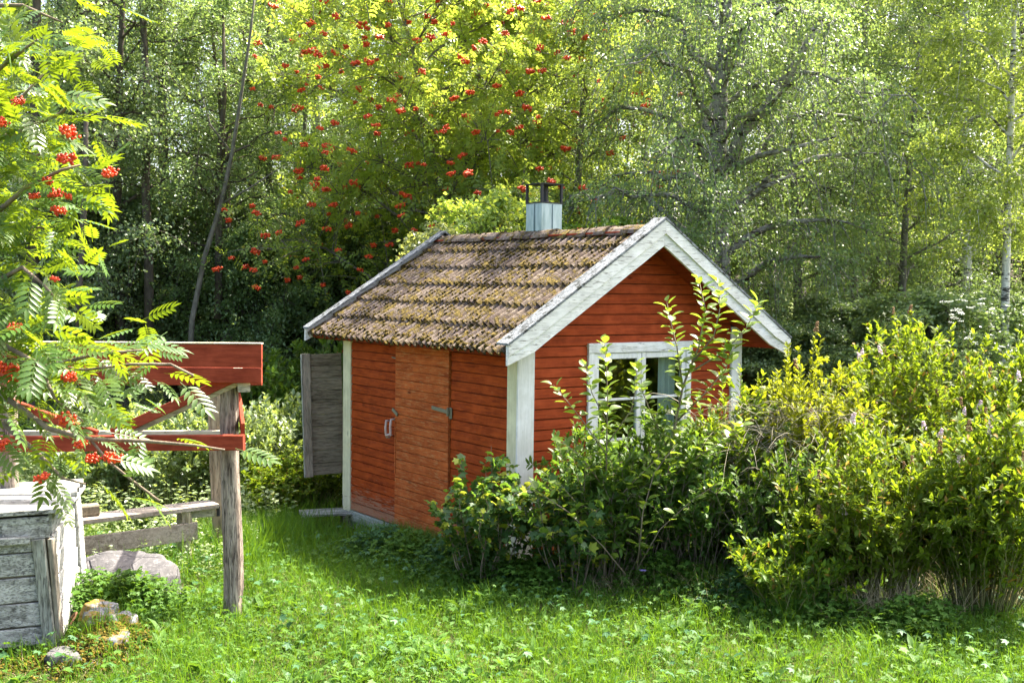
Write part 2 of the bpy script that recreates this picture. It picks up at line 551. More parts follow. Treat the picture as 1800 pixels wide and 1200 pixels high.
gx = np.sinh(np.linspace(-6.2, 6.2, 181)) * 3.2
gy = np.concatenate([np.linspace(-60, -2, 12), np.linspace(-1, 30, 170), 30 + np.sinh(np.linspace(.1, 5.5, 40)) * 6])
GX, GY = np.meshgrid(gx, gy)
GZ = gz(GX, GY)
V = np.stack([GX, GY, GZ], -1).reshape(-1, 3)
nx_, ny_ = len(gx), len(gy)
idx = np.arange(nx_ * ny_).reshape(ny_, nx_)
Fq = np.stack([idx[:-1, :-1], idx[:-1, 1:], idx[1:, 1:], idx[1:, :-1]], -1).reshape(-1, 4)
ground = link('ground', npmesh('ground', V, Fq, M['ground'], smooth=True))
tag(ground, 'overgrown green ground under the grass and weeds', 'ground', kind='structure')

# ------------------------------------------------------------------ the red shed
YAW, TILT = 36.07, 0.716
L_, W_ = 3.27, 2.83
OF, OB, EV = .33, .265, .346           # overhang front, back, eaves
ZR, ZE = 3.10, 1.985                   # outer roof plane at ridge, at eave edge
shed_m = Matrix.Translation((.038, 9.97, 0)) @ Matrix.Rotation(R(TILT), 4, 'Y') @ Matrix.Rotation(R(YAW), 4, 'Z')
shed = empty('red_shed', label='small red wooden shed with white corner boards, mossy tiled roof and metal chimney', cat='shed', mat4=shed_m)
slope = (ZR - ZE) / (W_ / 2 + EV)
th = math.atan(slope)


def zroof(x): return ZR - slope * abs(x - W_ / 2)


rs = random.Random(3)


def lapboard(parent, plane, a0, a1, b0, b1, zb, zt, mat, name='board', proud=.024, seg=6, lip=.72):
    """board on a wall: along from a0..a1 at the bottom, b0..b1 at the top, between heights zb..zt"""
    vs, fs = [], []
    gap = .0035 * (lip * .6 + .4)
    off = rs.uniform(-.0015, .0015)
    for i in range(seg + 1):
        f = i / seg
        j = rs.uniform(-.0012, .0012)
        lo, hi = a0 + (a1 - a0) * f, b0 + (b1 - b0) * f
        lo2 = lo + (hi - lo) * .08
        pr = proud + off
        for (u, o, z) in ((lo, .0, zb + gap + j), (lo, pr - .004, zb + gap + j), (lo2, pr, zb + gap + .006 + j),
                          (hi, pr - .009 * lip, zt - gap - .003 + j), (hi, pr - .015 * lip, zt - gap + j), (hi, 0., zt - gap + j)):
            vs.append(plane(u, o, z))
    for i in range(seg):
        for k in range(6):
            q = (k + 1) % 6
            fs.append((i * 6 + k, i * 6 + q, (i + 1) * 6 + q, (i + 1) * 6 + k))
    fs.append(tuple(range(6))); fs.append(tuple(reversed(range(seg * 6, seg * 6 + 6))))
    b = MB(); b.add(vs, fs)
    return b.build(name, mat, parent)


left_plane = lambda u, o, z: (-o, u, z)          # long wall with the door
front_plane = lambda u, o, z: (u, -o, z)         # gable with the window

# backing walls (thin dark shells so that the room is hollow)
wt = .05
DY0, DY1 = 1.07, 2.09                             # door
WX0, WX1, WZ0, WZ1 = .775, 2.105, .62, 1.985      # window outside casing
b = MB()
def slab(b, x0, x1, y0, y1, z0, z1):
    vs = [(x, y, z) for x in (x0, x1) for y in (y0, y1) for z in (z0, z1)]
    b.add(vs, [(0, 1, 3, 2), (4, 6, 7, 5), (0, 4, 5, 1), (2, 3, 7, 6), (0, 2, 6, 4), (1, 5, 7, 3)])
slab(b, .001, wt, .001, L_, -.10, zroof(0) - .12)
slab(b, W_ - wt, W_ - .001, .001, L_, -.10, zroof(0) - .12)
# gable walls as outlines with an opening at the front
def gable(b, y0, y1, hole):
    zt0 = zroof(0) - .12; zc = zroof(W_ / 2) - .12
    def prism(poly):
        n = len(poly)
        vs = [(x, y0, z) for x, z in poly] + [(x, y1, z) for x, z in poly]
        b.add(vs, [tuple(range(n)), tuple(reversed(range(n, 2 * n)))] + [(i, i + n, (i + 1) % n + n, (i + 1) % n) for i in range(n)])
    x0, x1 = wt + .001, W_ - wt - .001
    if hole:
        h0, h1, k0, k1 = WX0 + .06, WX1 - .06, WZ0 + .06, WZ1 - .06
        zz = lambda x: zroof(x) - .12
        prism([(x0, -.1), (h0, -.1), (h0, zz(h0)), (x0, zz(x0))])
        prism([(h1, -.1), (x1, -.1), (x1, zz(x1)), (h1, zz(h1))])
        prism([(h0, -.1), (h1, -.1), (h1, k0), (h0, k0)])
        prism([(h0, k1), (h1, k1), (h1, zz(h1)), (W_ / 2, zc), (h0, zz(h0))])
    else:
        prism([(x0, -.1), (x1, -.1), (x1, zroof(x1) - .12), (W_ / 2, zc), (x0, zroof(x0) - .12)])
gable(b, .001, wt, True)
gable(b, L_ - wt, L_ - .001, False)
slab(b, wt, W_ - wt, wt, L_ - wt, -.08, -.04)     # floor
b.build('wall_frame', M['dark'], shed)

# siding of the door wall
PW = .0935
z = 0.0
ztop = zroof(0) - .085
k = 0
while z < ztop - .01:
    zt = min(z + PW * rs.uniform(.96, 1.04), ztop)
    if ztop - zt < .04: zt = ztop
    lapboard(shed, left_plane, .126, DY0 - .006, .126, DY0 - .006, z, zt, M['red_y'])
    lapboard(shed, left_plane, DY1 + .006, 3.085, DY1 + .006, 3.085, z, zt, M['red_y'])
    z = zt
# far long wall and back gable (seen only from elsewhere)
z = 0.0
while z < ztop - .01:
    zt = min(z + PW * 2, ztop)
    lapboard(shed, lambda u, o, zz: (W_ + o, u, zz), .02, L_ - .02, .02, L_ - .02, z, zt, M['red_y'])
    z = zt
# siding of the window gable
z = 0.0
ovl = .075
def xl(z):
    return .156 if z <= zroof(.156) - ovl else W_ / 2 - (ZR - ovl - z) / slope
while z < ZR - ovl - .03:
    zt = z + PW * rs.uniform(.96, 1.04)
    zt = min(zt, ZR - ovl - .004)
    a0, a1 = xl(z), W_ - xl(z)
    b0, b1 = xl(zt), W_ - xl(zt)
    zs_ = [z, zt]
    lo, hi = max(z, WZ0), min(zt, WZ1)
    if hi - lo > .04 :
        lapboard(shed, front_plane, a0, WX0 - .003, b0, WX0 - .003, z, zt, M['red_x'])
        lapboard(shed, front_plane, WX1 + .003, a1, WX1 + .003, b1, z, zt, M['red_x'])
    else:
        lapboard(shed, front_plane, a0, a1, b0, b1, z, zt, M['red_x'])
    bw = 0.0
    lapboard(shed, lambda u, o, zz: (u, L_ + o, zz), b0 if False else a0, a1, b0, b1, z, zt, M['red_x'])
    z = zt
# lap boards above the window start flush over the casing
# corner boards
def cb(name, x, y, sx, sy, z0, z1, mat):
    bb = MB(); bb.beam((x, y, z0), (x, y, z1), sx, sy, up=(0, 1, 0), ch=.004, seg=5, warp=.0012, rnd=rs)
    return bb.build(name, mat, shed)
zc0 = zroof(0) - .09
cb('corner_board', -.019, .052, .034, .145, -.04, zc0, M['cream_z'])
cb('corner_board', .0595, -.019, .187, .034, -.06, zc0 + .02, M['white_z'])
cb('corner_board', W_ - .07, -.019, .15, .034, -.05, zc0, M['white_z'])
cb('corner_board', -.019, 3.175, .034, .175, .14, zc0, M['cream_z'])
cb('corner_post', .0, 3.17, .07, .16, -.34, .135, M['cream_z'])
cb('corner_board', W_ + .019, .08, .034, .15, -.05, zc0, M['white_z'])
cb('corner_board', -.019 + .09, L_ + .03, .15, .034, .0, zc0, M['white_z'])

# sill and foundation under the door wall
b = MB(); b.beam((-.012, DY1 + .01, -.062), (-.012, 3.09, -.062), .055, .112, ch=.006, seg=4, warp=.002); b.build('sill_board', M['grey_y'], shed)
b = MB(); b.beam((-.0, DY1 - .01, -.20), (-.0, 3.08, -.20), .05, .15, ch=.006, seg=4, warp=.003); b.build('foundation_board', M['grey_y'], shed)
b = MB(); b.beam((-.01, 1.62, -.165), (-.01, 2.06, -.165), .05, .2, ch=.006, seg=3, warp=.003); b.build('foundation_board', M['grey_y'], shed)
b = MB(); b.beam((.02, .16, -.1), (.02, 1.6, -.1), .05, .18, ch=.006, seg=3); b.build('foundation_board', M['grey_y'], shed)
b = MB(); b.beam((.16, .02, -.1), (W_ - .16, .02, -.1), .05, .18, ch=.006, seg=3); b.build('foundation_board', M['grey_y'], shed)

# door: boards laid across, nailed on the frame, standing slightly proud
door = MB().beam((-.012, DY0 + .004, .93), (-.012, DY1 - .004, .93), .018, 1.9, ch=.002).build('door', M['red_door'], shed)
z = -.045
while z < ztop - .03:
    zt = min(z + PW * rs.uniform(.9, 1.1), ztop - .01)
    lapboard(door, left_plane, DY0 + .004, DY1 - .004, DY0 + .004, DY1 - .004, z, zt - .0, M['red_door'], proud=.045, lip=.12)
    z = zt
# thin white-worn strip on the closing edge
MB().beam((-.047, DY1 - .012, .55), (-.047, DY1 - .012, 1.13), .006, .022, up=(0, 1, 0), ch=.001).build('edge_strip', M['red_door'], door)
# Z hinge (long strap) on the right side of the door
h = MB()
h.beam((-.052, DY0 + .29, 1.305), (-.052, DY0 - .02, 1.285), .008, .036, ch=.002)
h.tube([(-.058, DY0 - .005, 1.25), (-.058, DY0 - .005, 1.33)], [.011, .011], 8)
h.beam((-.035, DY0 - .02, 1.225), (-.035, DY0 - .02, 1.33), .008, .05, up=(0, 1, 0), ch=.002)
h.build('hinge', M['hinge'], door)
# handle: a U shaped wooden grip next to the closing edge, and the turn button above it
hd = MB()
def hseg(pts, r): hd.tube([(-.05 - q[2], DY1 + .02 + q[0], 1.0 + q[1]) for q in pts], [r] * len(pts), 8)
hseg([(.085, .09, .0), (.085, .09, .035), (.083, .02, .045), (.075, -.045, .045), (.078, -.085, .03), (.078, -.085, -.005)], .0135)
hseg([(.075, -.06, .045), (.03, -.055, .05), (-.015, -.035, .045)], .012)
hseg([(-.02, .115, -.005), (-.02, .11, .04), (-.022, .04, .05), (-.018, -.04, .045), (-.03, -.055, .04)], .0135)
hd.build('handle', M['handle'], door, smooth=True)
MB().beam((-.056, DY1 - .07, 1.165), (-.056, DY1 + .03, 1.215), .014, .034, ch=.003).build('turn_button', M['hinge'], door)
MB().beam((-.032, DY1 + .09, 1.75), (-.032, DY1 - .03, 1.742), .01, .014, ch=.002).build('nail_strip', M['hinge'], shed)

# window with a white casing, two sashes, three rows of panes
def wbox(x0, x1, z0, z1, y0, y1):
    bb = MB(); bb.beam(((x0 + x1) / 2, (y0 + y1) / 2, z0), ((x0 + x1) / 2, (y0 + y1) / 2, z1), abs(x1 - x0), abs(y1 - y0), up=(0, 1, 0), ch=.004)
    return bb
cw = .095
win = wbox(WX0, WX0 + cw * .75, WZ0, WZ1 - cw, -.042, .0).build('window', M['white_z'], shed)
wbox(WX1 - cw * .75, WX1, WZ0, WZ1 - cw, -.042, .0).build('casing_board', M['white_z'], win)
MB().beam((WX0 - .004, -.024, WZ1 - cw / 2), (WX1 + .004, -.024, WZ1 - cw / 2), .048, cw, ch=.004).build('casing_board', M['white_x'], win)
MB().beam((WX0 - .03, -.035, WZ0 - .02), (WX1 + .03, -.035, WZ0 - .02), .09, .035, ch=.006).build('window_sill', M['white_x'], win)
sx0, sx1 = WX0 + cw * .75 + .004, WX1 - cw * .75 - .004
sz0, sz1 = WZ0 + .004, WZ1 - cw - .004
mid = (sx0 + sx1) / 2
for (q0, q1) in ((sx0, mid - .003), (mid + .003, sx1)):
    s_ = wbox(q0, q0 + .055, sz0, sz1, -.034, .004).build('sash', M['white_z'], win)
    f_ = MB()
    f_.beam(((q1 - .0275), -.015, sz0), ((q1 - .0275), -.015, sz1), .055, .038, up=(0, 1, 0), ch=.004)
    f_.beam((q0 + .056, -.015, sz0 + .03), (q1 - .056, -.015, sz0 + .03), .036, .06, ch=.004)
    f_.beam((q0 + .056, -.015, sz1 - .0275), (q1 - .056, -.015, sz1 - .0275), .036, .055, ch=.004)
    f_.build('sash', M['white_z'], win)
    rows = 3
    hgt = (sz1 - sz0 - .115) / rows
    for r_ in range(rows):
        z0 = sz0 + .06 + r_ * hgt
        if r_ < rows - 1:
            MB().beam((q0 + .056, -.015, z0 + hgt), (q1 - .056, -.015, z0 + hgt), .026, .024, ch=.003).build('glazing_bar', M['white_x'], win)
        bb = MB(); bb.beam((q0 + .054, -.012, z0 + hgt / 2 + .003), (q1 - .054, -.012, z0 + hgt / 2 + .003), .004, hgt - .02, ch=.0005)
        bb.build('pane', M['glass'], win)
# curtain just inside the right hand sash
cv, cf = [], []
for i in range(13):
    for zz in (.75, 1.86):
        cv.append((mid + .33 + i * .021, .085 + .02 * math.sin(i * 1.7), zz))
for i in range(12): cf.append((2 * i, 2 * i + 2, 2 * i + 3, 2 * i + 1))
bb = MB(); bb.add(cv, cf); bb.build('curtain', M['cloth'], shed)

# roof: sheathing, tiles, ridge tiles, bargeboards with lichen covered caps
SL = (W_ / 2 + EV) / math.cos(th)
y0r, y1r = -OF, L_ + OB
def rp(side, along, up, n):
    """point on the roof: side -1 = door side, along = local y, up = metres up the slope from the eave, n = off the outer plane"""
    c, s = math.cos(th), math.sin(th)
    if side < 0: return Vector((-EV + up * c - n * s, along, ZE + up * s + n * c))
    return Vector((W_ + EV - up * c + n * s, along, ZE + up * s + n * c))
b = MB()
for side in (-1, 1):
    for i in range(2):
        pass
    vs = [rp(side, y, u, n) for y in (y0r + .02, y1r - .02) for u in (.02, SL - .002) for n in (-.105, -.075)]
    b.add(vs, [(0, 1, 3, 2), (4, 6, 7, 5), (0, 4, 5, 1), (2, 3, 7, 6), (0, 2, 6, 4), (1, 5, 7, 3)])
roof = b.build('roof', M['red_soffit'], shed)
for side in (-1, 1):        # soffit boards under the front overhang and along the eaves
    u = .03
    while u < SL - .03:
        bb = MB(); vs = [rp(side, y, uu, n) for y in (y0r + .026, y1r - .026) for uu in (u, u + .112) for n in (-.122, -.106)]
        bb.add(vs, [(0, 1, 3, 2), (4, 6, 7, 5), (0, 4, 5, 1), (2, 3, 7, 6), (0, 2, 6, 4), (1, 5, 7, 3)])
        bb.build('soffit_board', M['red_soffit'], roof)
        u += .118

NC, NR = 18, 6
TW = (y1r - y0r - .05) / NC
TL = SL / NR
def tile_mesh(seed):
    r = random.Random(seed)
    n = 19
    rows = (0, .35, .7, 1.12)
    vs, fs = [], []
    for j, f in enumerate(rows):
        for i in range(n):
            a = i / (n - 1)
            w = (a * 2) % 1.0 if i < n - 1 else 1.0
            h = .046 * max(0, math.sin(math.pi * min(1, abs(w) / .66))) ** 1.1 if w < .66 else 0.0
            h += r.uniform(-.0015, .0015)
            vs.append(((a - .5) * TW * 1.0, f * TL, h + .026 * (1 - f * .95)))
    top = len(vs)
    for i in range(n):      # lip at the lower end
        x, y, z = vs[i]
        vs.append((x, y + .004, z - .022))
    for j in range(len(rows) - 1):
        for i in range(n - 1):
            a = j * n + i
            fs.append((a, a + 1, a + 1 + n, a + n))
    for i in range(n - 1):
        fs.append((i, top + i, top + i + 1, i + 1))
    b = MB(); b.add(vs, fs)
    return b.mesh('roof_tile', M['tile'])
tiles = [tile_mesh(s) for s in range(6)]
for side in (-1, 1):
    c, s = math.cos(th), math.sin(th)
    up = Vector((c, 0, s)) if side < 0 else Vector((-c, 0, s))
    nrm = Vector((-s, 0, c)) if side < 0 else Vector((s, 0, c))
    al = up.cross(nrm)
    for j in range(NR):
        for i in range(NC):
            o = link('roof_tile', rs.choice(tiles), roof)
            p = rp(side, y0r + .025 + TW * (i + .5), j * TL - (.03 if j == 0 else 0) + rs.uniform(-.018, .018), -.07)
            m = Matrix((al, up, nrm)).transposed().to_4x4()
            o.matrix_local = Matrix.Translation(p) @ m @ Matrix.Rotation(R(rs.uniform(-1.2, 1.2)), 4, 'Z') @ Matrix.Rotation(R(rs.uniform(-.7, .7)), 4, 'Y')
# ridge tiles
def ridge_mesh(seed):
    r = random.Random(seed)
    b = MB(); vs, fs = [], []
    n = 9
    for j, (yy, rad) in enumerate(((0, .105), (.06, .10), (.2, .094), (.40, .088))):
        for k in range(n):
            a = math.pi * (.08 + .84 * k / (n - 1))
            rr = rad * (1 + r.uniform(-.03, .03))
            vs.append((math.cos(a) * rr * 1.45, yy, math.sin(a) * rr * 1.25))
    for k in range(n):
        a = math.pi * (.08 + .84 * k / (n - 1))
        vs.append((math.cos(a) * .088 * 1.45, .004, math.sin(a) * .088 * 1.25))
    for j in range(3):
        for k in range(n - 1):
            a = j * n + k; fs.append((a, a + n, a + n + 1, a + 1))
    for k in range(n - 1): fs.append((k, k + 1, 4 * n + k + 1, 4 * n + k))
    b.add(vs, fs); return b.mesh('ridge_tile', M['tile'])
rms = [ridge_mesh(s) for s in range(4)]
NRT = 12
for i in range(NRT):
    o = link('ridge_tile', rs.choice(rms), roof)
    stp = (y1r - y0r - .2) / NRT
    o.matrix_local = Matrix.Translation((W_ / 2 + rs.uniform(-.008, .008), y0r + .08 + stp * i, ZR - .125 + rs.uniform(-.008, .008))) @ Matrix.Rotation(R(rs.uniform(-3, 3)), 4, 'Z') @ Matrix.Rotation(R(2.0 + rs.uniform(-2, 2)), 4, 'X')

# bargeboards
def rake(y, side, name, mat, n0, n1, thick, u1extra=0.0):
    bb = MB()
    nb = 10
    vs, fs = [], []
    for i in range(nb + 1):
        f = i / nb
        u = -.012 + (SL + .012) * f
        j = rs.uniform(-.002, .002)
        for (yy, n) in ((y - thick / 2, n0), (y + thick / 2, n0), (y + thick / 2, n1), (y - thick / 2, n1)):
            p = rp(side, yy, u, n + j)
            if i == nb: p = Vector((W_ / 2 + (.0012 if side > 0 else -.0012), yy, p.z + (W_ / 2 - p.x) * slope * (-side)))
            if i == 0: p = Vector((rp(side, yy, u, n1).x, yy, p.z))  # plumb cut at the eave
            vs.append(p)
    for i in range(nb):
        for k in range(4):
            q = (k + 1) % 4
            fs.append((i * 4 + k, i * 4 + q, i * 4 + 4 + q, i * 4 + 4 + k))
    fs.append((0, 3, 2, 1)); fs.append((nb * 4, nb * 4 + 1, nb * 4 + 2, nb * 4 + 3))
    bb.add(vs, fs)
    return bb.build(name, mat, roof)
for side in (-1, 1):
    rake(y0r, side, 'bargeboard', M['white_x'], -.172, .028, .026)
    rake(y0r - .014 - .008, side, 'bargeboard', M['white_x'], -.075, .03, .016)
    rake(y1r, side, 'bargeboard', M['white_x'], -.13, .028, .026)
    rake(y0r + .050, side, 'rake_cap', M['lichen_cap'], .031, .052, .175)
    rake(y1r - .04, side, 'rake_cap', M['lichen_cap'], .031, .052, .13)

# moss cushions on the tiles: nobody could count them
def ico():
    t_ = (1 + 5 ** .5) / 2
    v = np.array([(-1, t_, 0), (1, t_, 0), (-1, -t_, 0), (1, -t_, 0), (0, -1, t_), (0, 1, t_), (0, -1, -t_), (0, 1, -t_), (t_, 0, -1), (t_, 0, 1), (-t_, 0, -1), (-t_, 0, 1)], float)
    v /= np.linalg.norm(v[0])
    f = np.array([(0, 11, 5), (0, 5, 1), (0, 1, 7), (0, 7, 10), (0, 10, 11), (1, 5, 9), (5, 11, 4), (11, 10, 2), (10, 7, 6), (7, 1, 8), (3, 9, 4), (3, 4, 2), (3, 2, 6), (3, 6, 8), (3, 8, 9), (4, 9, 5), (2, 4, 11), (6, 2, 10), (8, 6, 7), (9, 8, 1)])
    return v, f
IV, IF = ico()
OV = np.array([(1, 0, 0), (-1, 0, 0), (0, 1, 0), (0, -1, 0), (0, 0, 1), (0, 0, -1)], float)
OFc = np.array([(0, 2, 4), (2, 1, 4), (1, 3, 4), (3, 0, 4), (2, 0, 5), (1, 2, 5), (3, 1, 5), (0, 3, 5)])


def scatter(tv, tf, P, Rm, S):
    """copies of a template: P (N,3), Rm (N,3,3) columns = axes, S (N,) or (N,3)"""
    P = np.asarray(P, float); N = len(P)
    S = np.asarray(S, float)
    if S.ndim == 1: S = np.repeat(S[:, None], 3, 1)
    v = tv[None] * S[:, None, :]
    v = np.einsum('nij,nkj->nki', Rm, v) + P[:, None, :]
    f = tf[None] + (np.arange(N) * len(tv))[:, None, None]
    return v.reshape(-1, 3), f.reshape(-1, tf.shape[1])


rg = np.random.default_rng(11)
P, Sx, Rm = [], [], []
n_ = 0
while n_ < 4200:
    side = -1 if rs.random() < .72 else 1
    al_ = rs.uniform(y0r + .06, y1r - .06)
    row = rs.randrange(NR)
    if rs.random() < .16: uu = row * TL + abs(rs.gauss(0, .028)) - .012
    else: uu = rs.uniform(0, SL - .05)
    nn = noise.noise(Vector((al_ * 1.6, uu * 1.6, side * 7.0))) + .25 * noise.noise(Vector((al_ * 6, uu * 6, 3)))
    if uu < .12: nn += .35
    if nn < rs.uniform(-.15, .25): continue
    f = (uu / TL) % 1.0
    w = ((al_ - y0r - .025) / TW * 2) % 1.0
    hh = .046 * math.sin(math.pi * w / .66) if w < .66 else 0
    p = rp(side, al_, uu, -.07 + .026 * (1 - f) + hh - .004)
    P.append(p); r0 = rs.uniform(.006, .016) * (1.35 if uu < .1 else 1)
    Sx.append((r0 * rs.uniform(.8, 1.5), r0 * rs.uniform(.8, 1.6), r0 * rs.uniform(.5, .9)))
    q = Matrix.Rotation(rs.uniform(0, 6.28), 3, 'Z') @ Matrix.Rotation(rs.uniform(-.5, .5), 3, 'X')
    Rm.append(np.array(Matrix.Rotation(-th if side < 0 else th, 3, 'Y') @ q))
    n_ += 1
V, Fc = scatter(IV, IF, P, np.array(Rm), np.array(Sx))
V += rg.normal(0, .0025, V.shape)
mo = link('moss', npmesh('moss', V, Fc, M['moss'], smooth=True), roof)
mo['kind'] = 'stuff'

# chimney: galvanised box with an open cap on four corner bars
CS = 1.63
cx_, cy_ = W_ / 2 + .10, CS
chim = MB(); a_ = .137
zb, zt = 2.85, 3.392
vs = [(cx_ + i * a_, cy_ + j * a_, z) for z in (zb, zt) for i, j in ((-1, -1), (1, -1), (1, 1), (-1, 1))]
chim.add(vs, [(0, 1, 5, 4), (1, 2, 6, 5), (2, 3, 7, 6), (3, 0, 4, 7)])
chimney = chim.build('chimney', M['galv'], shed)
MB().beam((cx_ - a_ - .003, cy_ - .01, 3.0), (cx_ - a_ - .003, cy_ - .01, zt - .01), .006, .016, up=(1, 0, 0), ch=.001).build('seam', M['galv'], chimney)
MB().beam((cx_ + .01, cy_ - a_ - .003, 3.0), (cx_ + .01, cy_ - a_ - .003, zt - .01), .006, .016, up=(0, 1, 0), ch=.001).build('seam', M['galv'], chimney)
fl = MB()
a2 = a_ + .006
for z0, z1 in ((zt - .004, zt + .010),):
    slab(fl, cx_ - a2, cx_ + a2, cy_ - a2, cy_ + a2, z0, z1)
fl.build('flashing_rim', M['iron'], chimney)
cp = MB()
for i, j in ((-1, -1), (1, -1), (1, 1), (-1, 1)):
    cp.beam((cx_ + i * (a_ - .006), cy_ + j * (a_ - .006), zt + .01), (cx_ + i * (a_ - .006), cy_ + j * (a_ - .006), zt + .20), .026, .026, up=(0, 1, 0), ch=.001)
cp.build('cap_post', M['iron'], chimney)
MB().tube([(cx_ + .03, cy_ + .03, zt + .01), (cx_ + .03, cy_ + .03, zt + .045)], [.05, .045], 14).build('flue_collar', M['iron'], chimney)
MB().tube([(cx_ + .03, cy_ + .03, zt + .045), (cx_ + .03, cy_ + .03, zt + .18)], [.032, .032], 12).build('flue_pipe', M['iron'], chimney)
pl = MB(); slab(pl, cx_ - a2 - .012, cx_ + a2 + .012, cy_ - a2 - .012, cy_ + a2 + .012, zt + .20, zt + .210); pl.build('cap_plate', M['iron'], chimney)

# weathered shutter door swung open at the far corner
sh = empty('shutter_pivot')
sh.name = 'open_shutter'
sh.parent = shed
inv = shed_m.inverted()
h0 = Vector((-1.915, 12.78, .38)); h1 = Vector((-2.33, 12.62, .36))
dirv = (h1 - h0); wd = dirv.length; dirv.normalize()
sm = Matrix((dirv, Vector((0, 0, 1)).cross(dirv), Vector((0, 0, 1)))).transposed().to_4x4()
sh.matrix_local = inv @ Matrix.Translation(h0) @ sm
z = 0
SHH = 1.37
for i in range(10):
    hh = SHH / 10
    MB().beam((.0, 0, z + hh / 2), (wd - .085, 0, z + hh / 2), .022, hh - .003, ch=.003, seg=2, warp=.0006, rnd=rs).build('plank', M['shutter'], sh)
    z += hh
MB().beam((wd - .04, .02, -.01), (wd - .04, .02, SHH + .01), .09, .05, up=(0, 1, 0), ch=.005, seg=3, warp=.002).build('batten', M['shutter_z'], sh)
MB().beam((wd + .010, .02, -.01), (wd + .010, .02, SHH + .005), .008, .055, up=(0, 1, 0), ch=.001).build('edge_trim', M['old_z'], sh)

# low plank step behind the corner
st = empty('plank_step', (-2.12, 12.45, g1(-2.12, 12.45)), R(14), 'small grey plank step on short legs at the back corner of the red shed', 'step')
for i in range(3):
    MB().beam((-.24, -.11 + i * .11, .17), (.34, -.11 + i * .11, .17), .1, .028, seg=2, warp=.003).build('plank', M['old_x'], st)
MB().beam((-.18, -.16, .07), (-.18, .16, .07), .06, .16).build('leg', M['shutter'], st)
MB().beam((.25, -.16, .07), (.25, .16, .07), .06, .16).build('leg', M['shutter'], st)

# ------------------------------------------------------------------ red timber frame over the bench
def rel(root, pts):
    o = root.location
    return [Vector(p) - o for p in pts]
fr = empty('timber_frame', (-2.14, 8.47, 0), 0, 'red timber frame with diagonal braces on a split log post beside the well', 'timber frame')
def part(name, p0, p1, w, t, mat, up=(0, 0, 1), parent=None, seg=4, warp=.002, ch=.005, root=None):
    root = root or fr
    a, b_ = rel(root, (p0, p1))
    return MB().beam(a, b_, w, t, up=up, seg=seg, warp=warp, ch=ch, rnd=rs).build(name, mat, parent or root)
XR = -1.845
part('beam', (-4.6, 8.31, 2.006), (XR, 8.30, 1.992), .045, .170, M['red_beam'])
part('beam', (-4.6, 8.316, 1.858), (XR - .004, 8.308, 1.845), .045, .108, M['red_beam'])
part('beam_cap', (-4.6, 8.318, 2.098), (XR + .002, 8.308, 2.083), .075, .010, M['pale_x'])
part('lower_rail', (-4.6, 8.30, 1.335), (XR - .135, 8.30, 1.350), .045, .115, M['red_beam'])
part('rail_splice', (-2.36, 8.262, 1.352), (XR - .135, 8.262, 1.352), .03, .112, M['red_beam'])
part('brace', (-2.98, 8.37, 1.405), (-2.05, 8.37, 1.835), .05, .075, M['red_beam'])
part('brace_lining', (-2.92, 8.42, 1.395), (-2.05, 8.42, 1.80), .05, .075, M['pale_x'])
part('brace', (-3.80, 8.37, 1.66), (-3.10, 8.37, 1.40), .05, .065, M['red_beam'])
part('brace', (-4.5, 8.37, 1.40), (-3.95, 8.37, 1.66), .05, .065, M['red_beam'])
# rear frame
part('rear_beam', (-5.2, 10.36, 1.69), (-2.3, 10.34, 1.68), .045, .17, M['red_beam'])
part('rear_rail', (-5.2, 10.33, 1.13), (-2.6, 10.33, 1.135), .05, .09, M['pale_x'])
part('cross_beam', (-1.99, 8.34, 1.755), (-2.55, 10.45, 1.72), .09, .07, M['pale_x'])
part('cross_beam', (-3.85, 8.34, 1.755), (-4.7, 10.45, 1.72), .09, .07, M['pale_x'])
part('cross_rail', (-2.0, 8.34, 1.44), (-2.18, 8.95, 1.62), .03, .10, M['red_beam'])
b = MB(); p = rel(fr, [(-2.715, 10.42, .03), (-2.73, 10.42, .6), (-2.745, 10.42, 1.2), (-2.76, 10.42, 1.74)])
b.beam(p[0], p[-1], .125, .12, up=(0, 1, 0), seg=4, warp=.003, ch=.008); b.build('square_post', M['post_z'], fr)
def log(name, x0, y0, ztop_, x1, r0, r1, seed, rag=True, mat=None):
    b = MB(); rr = random.Random(seed)
    n, sides = 22, 22
    cr = [rr.random() < .3 for _ in range(sides)]
    vs, fs = [], []
    for i in range(n + 1):
        f = i / n
        z_ = -.04 + (ztop_ + .04) * f
        cx = x0 + (x1 - x0) * f + .006 * math.sin(f * 7); cy = y0
        for k in range(sides):
            a = 2 * math.pi * k / sides
            r_ = r0 + (r1 - r0) * f
            r_ *= 1 + .07 * noise.noise(Vector((math.cos(a) * 1.5, math.sin(a) * 1.5, f * 2.5 + seed))) + .035 * noise.noise(Vector((k * 2.2, f * 5, seed)))
            if cr[k]: r_ -= .011
            if rag and f < .12 and math.sin(a + .8) > .2: r_ *= .82
            vs.append((cx + math.cos(a) * r_ - fr.location.x, cy + math.sin(a) * r_ * .95 - fr.location.y, z_))
    for i in range(n):
        for k in range(sides):
            q = (k + 1) % sides
            fs.append((i * sides + k, i * sides + q, (i + 1) * sides + q, (i + 1) * sides + k))
    fs.append(tuple(reversed(range(sides)))); fs.append(tuple(range(n * sides, (n + 1) * sides)))
    b.add(vs, fs)
    return b.build(name, mat or M['log'], fr)
log('log_post', -2.12, 8.47, 1.80, -2.135, .078, .068, 3)
log('log_post', -3.80, 8.47, 1.80, -3.80, .07, .064, 9)
log('log_post', -4.72, 10.42, 1.66, -4.72, .07, .064, 14)
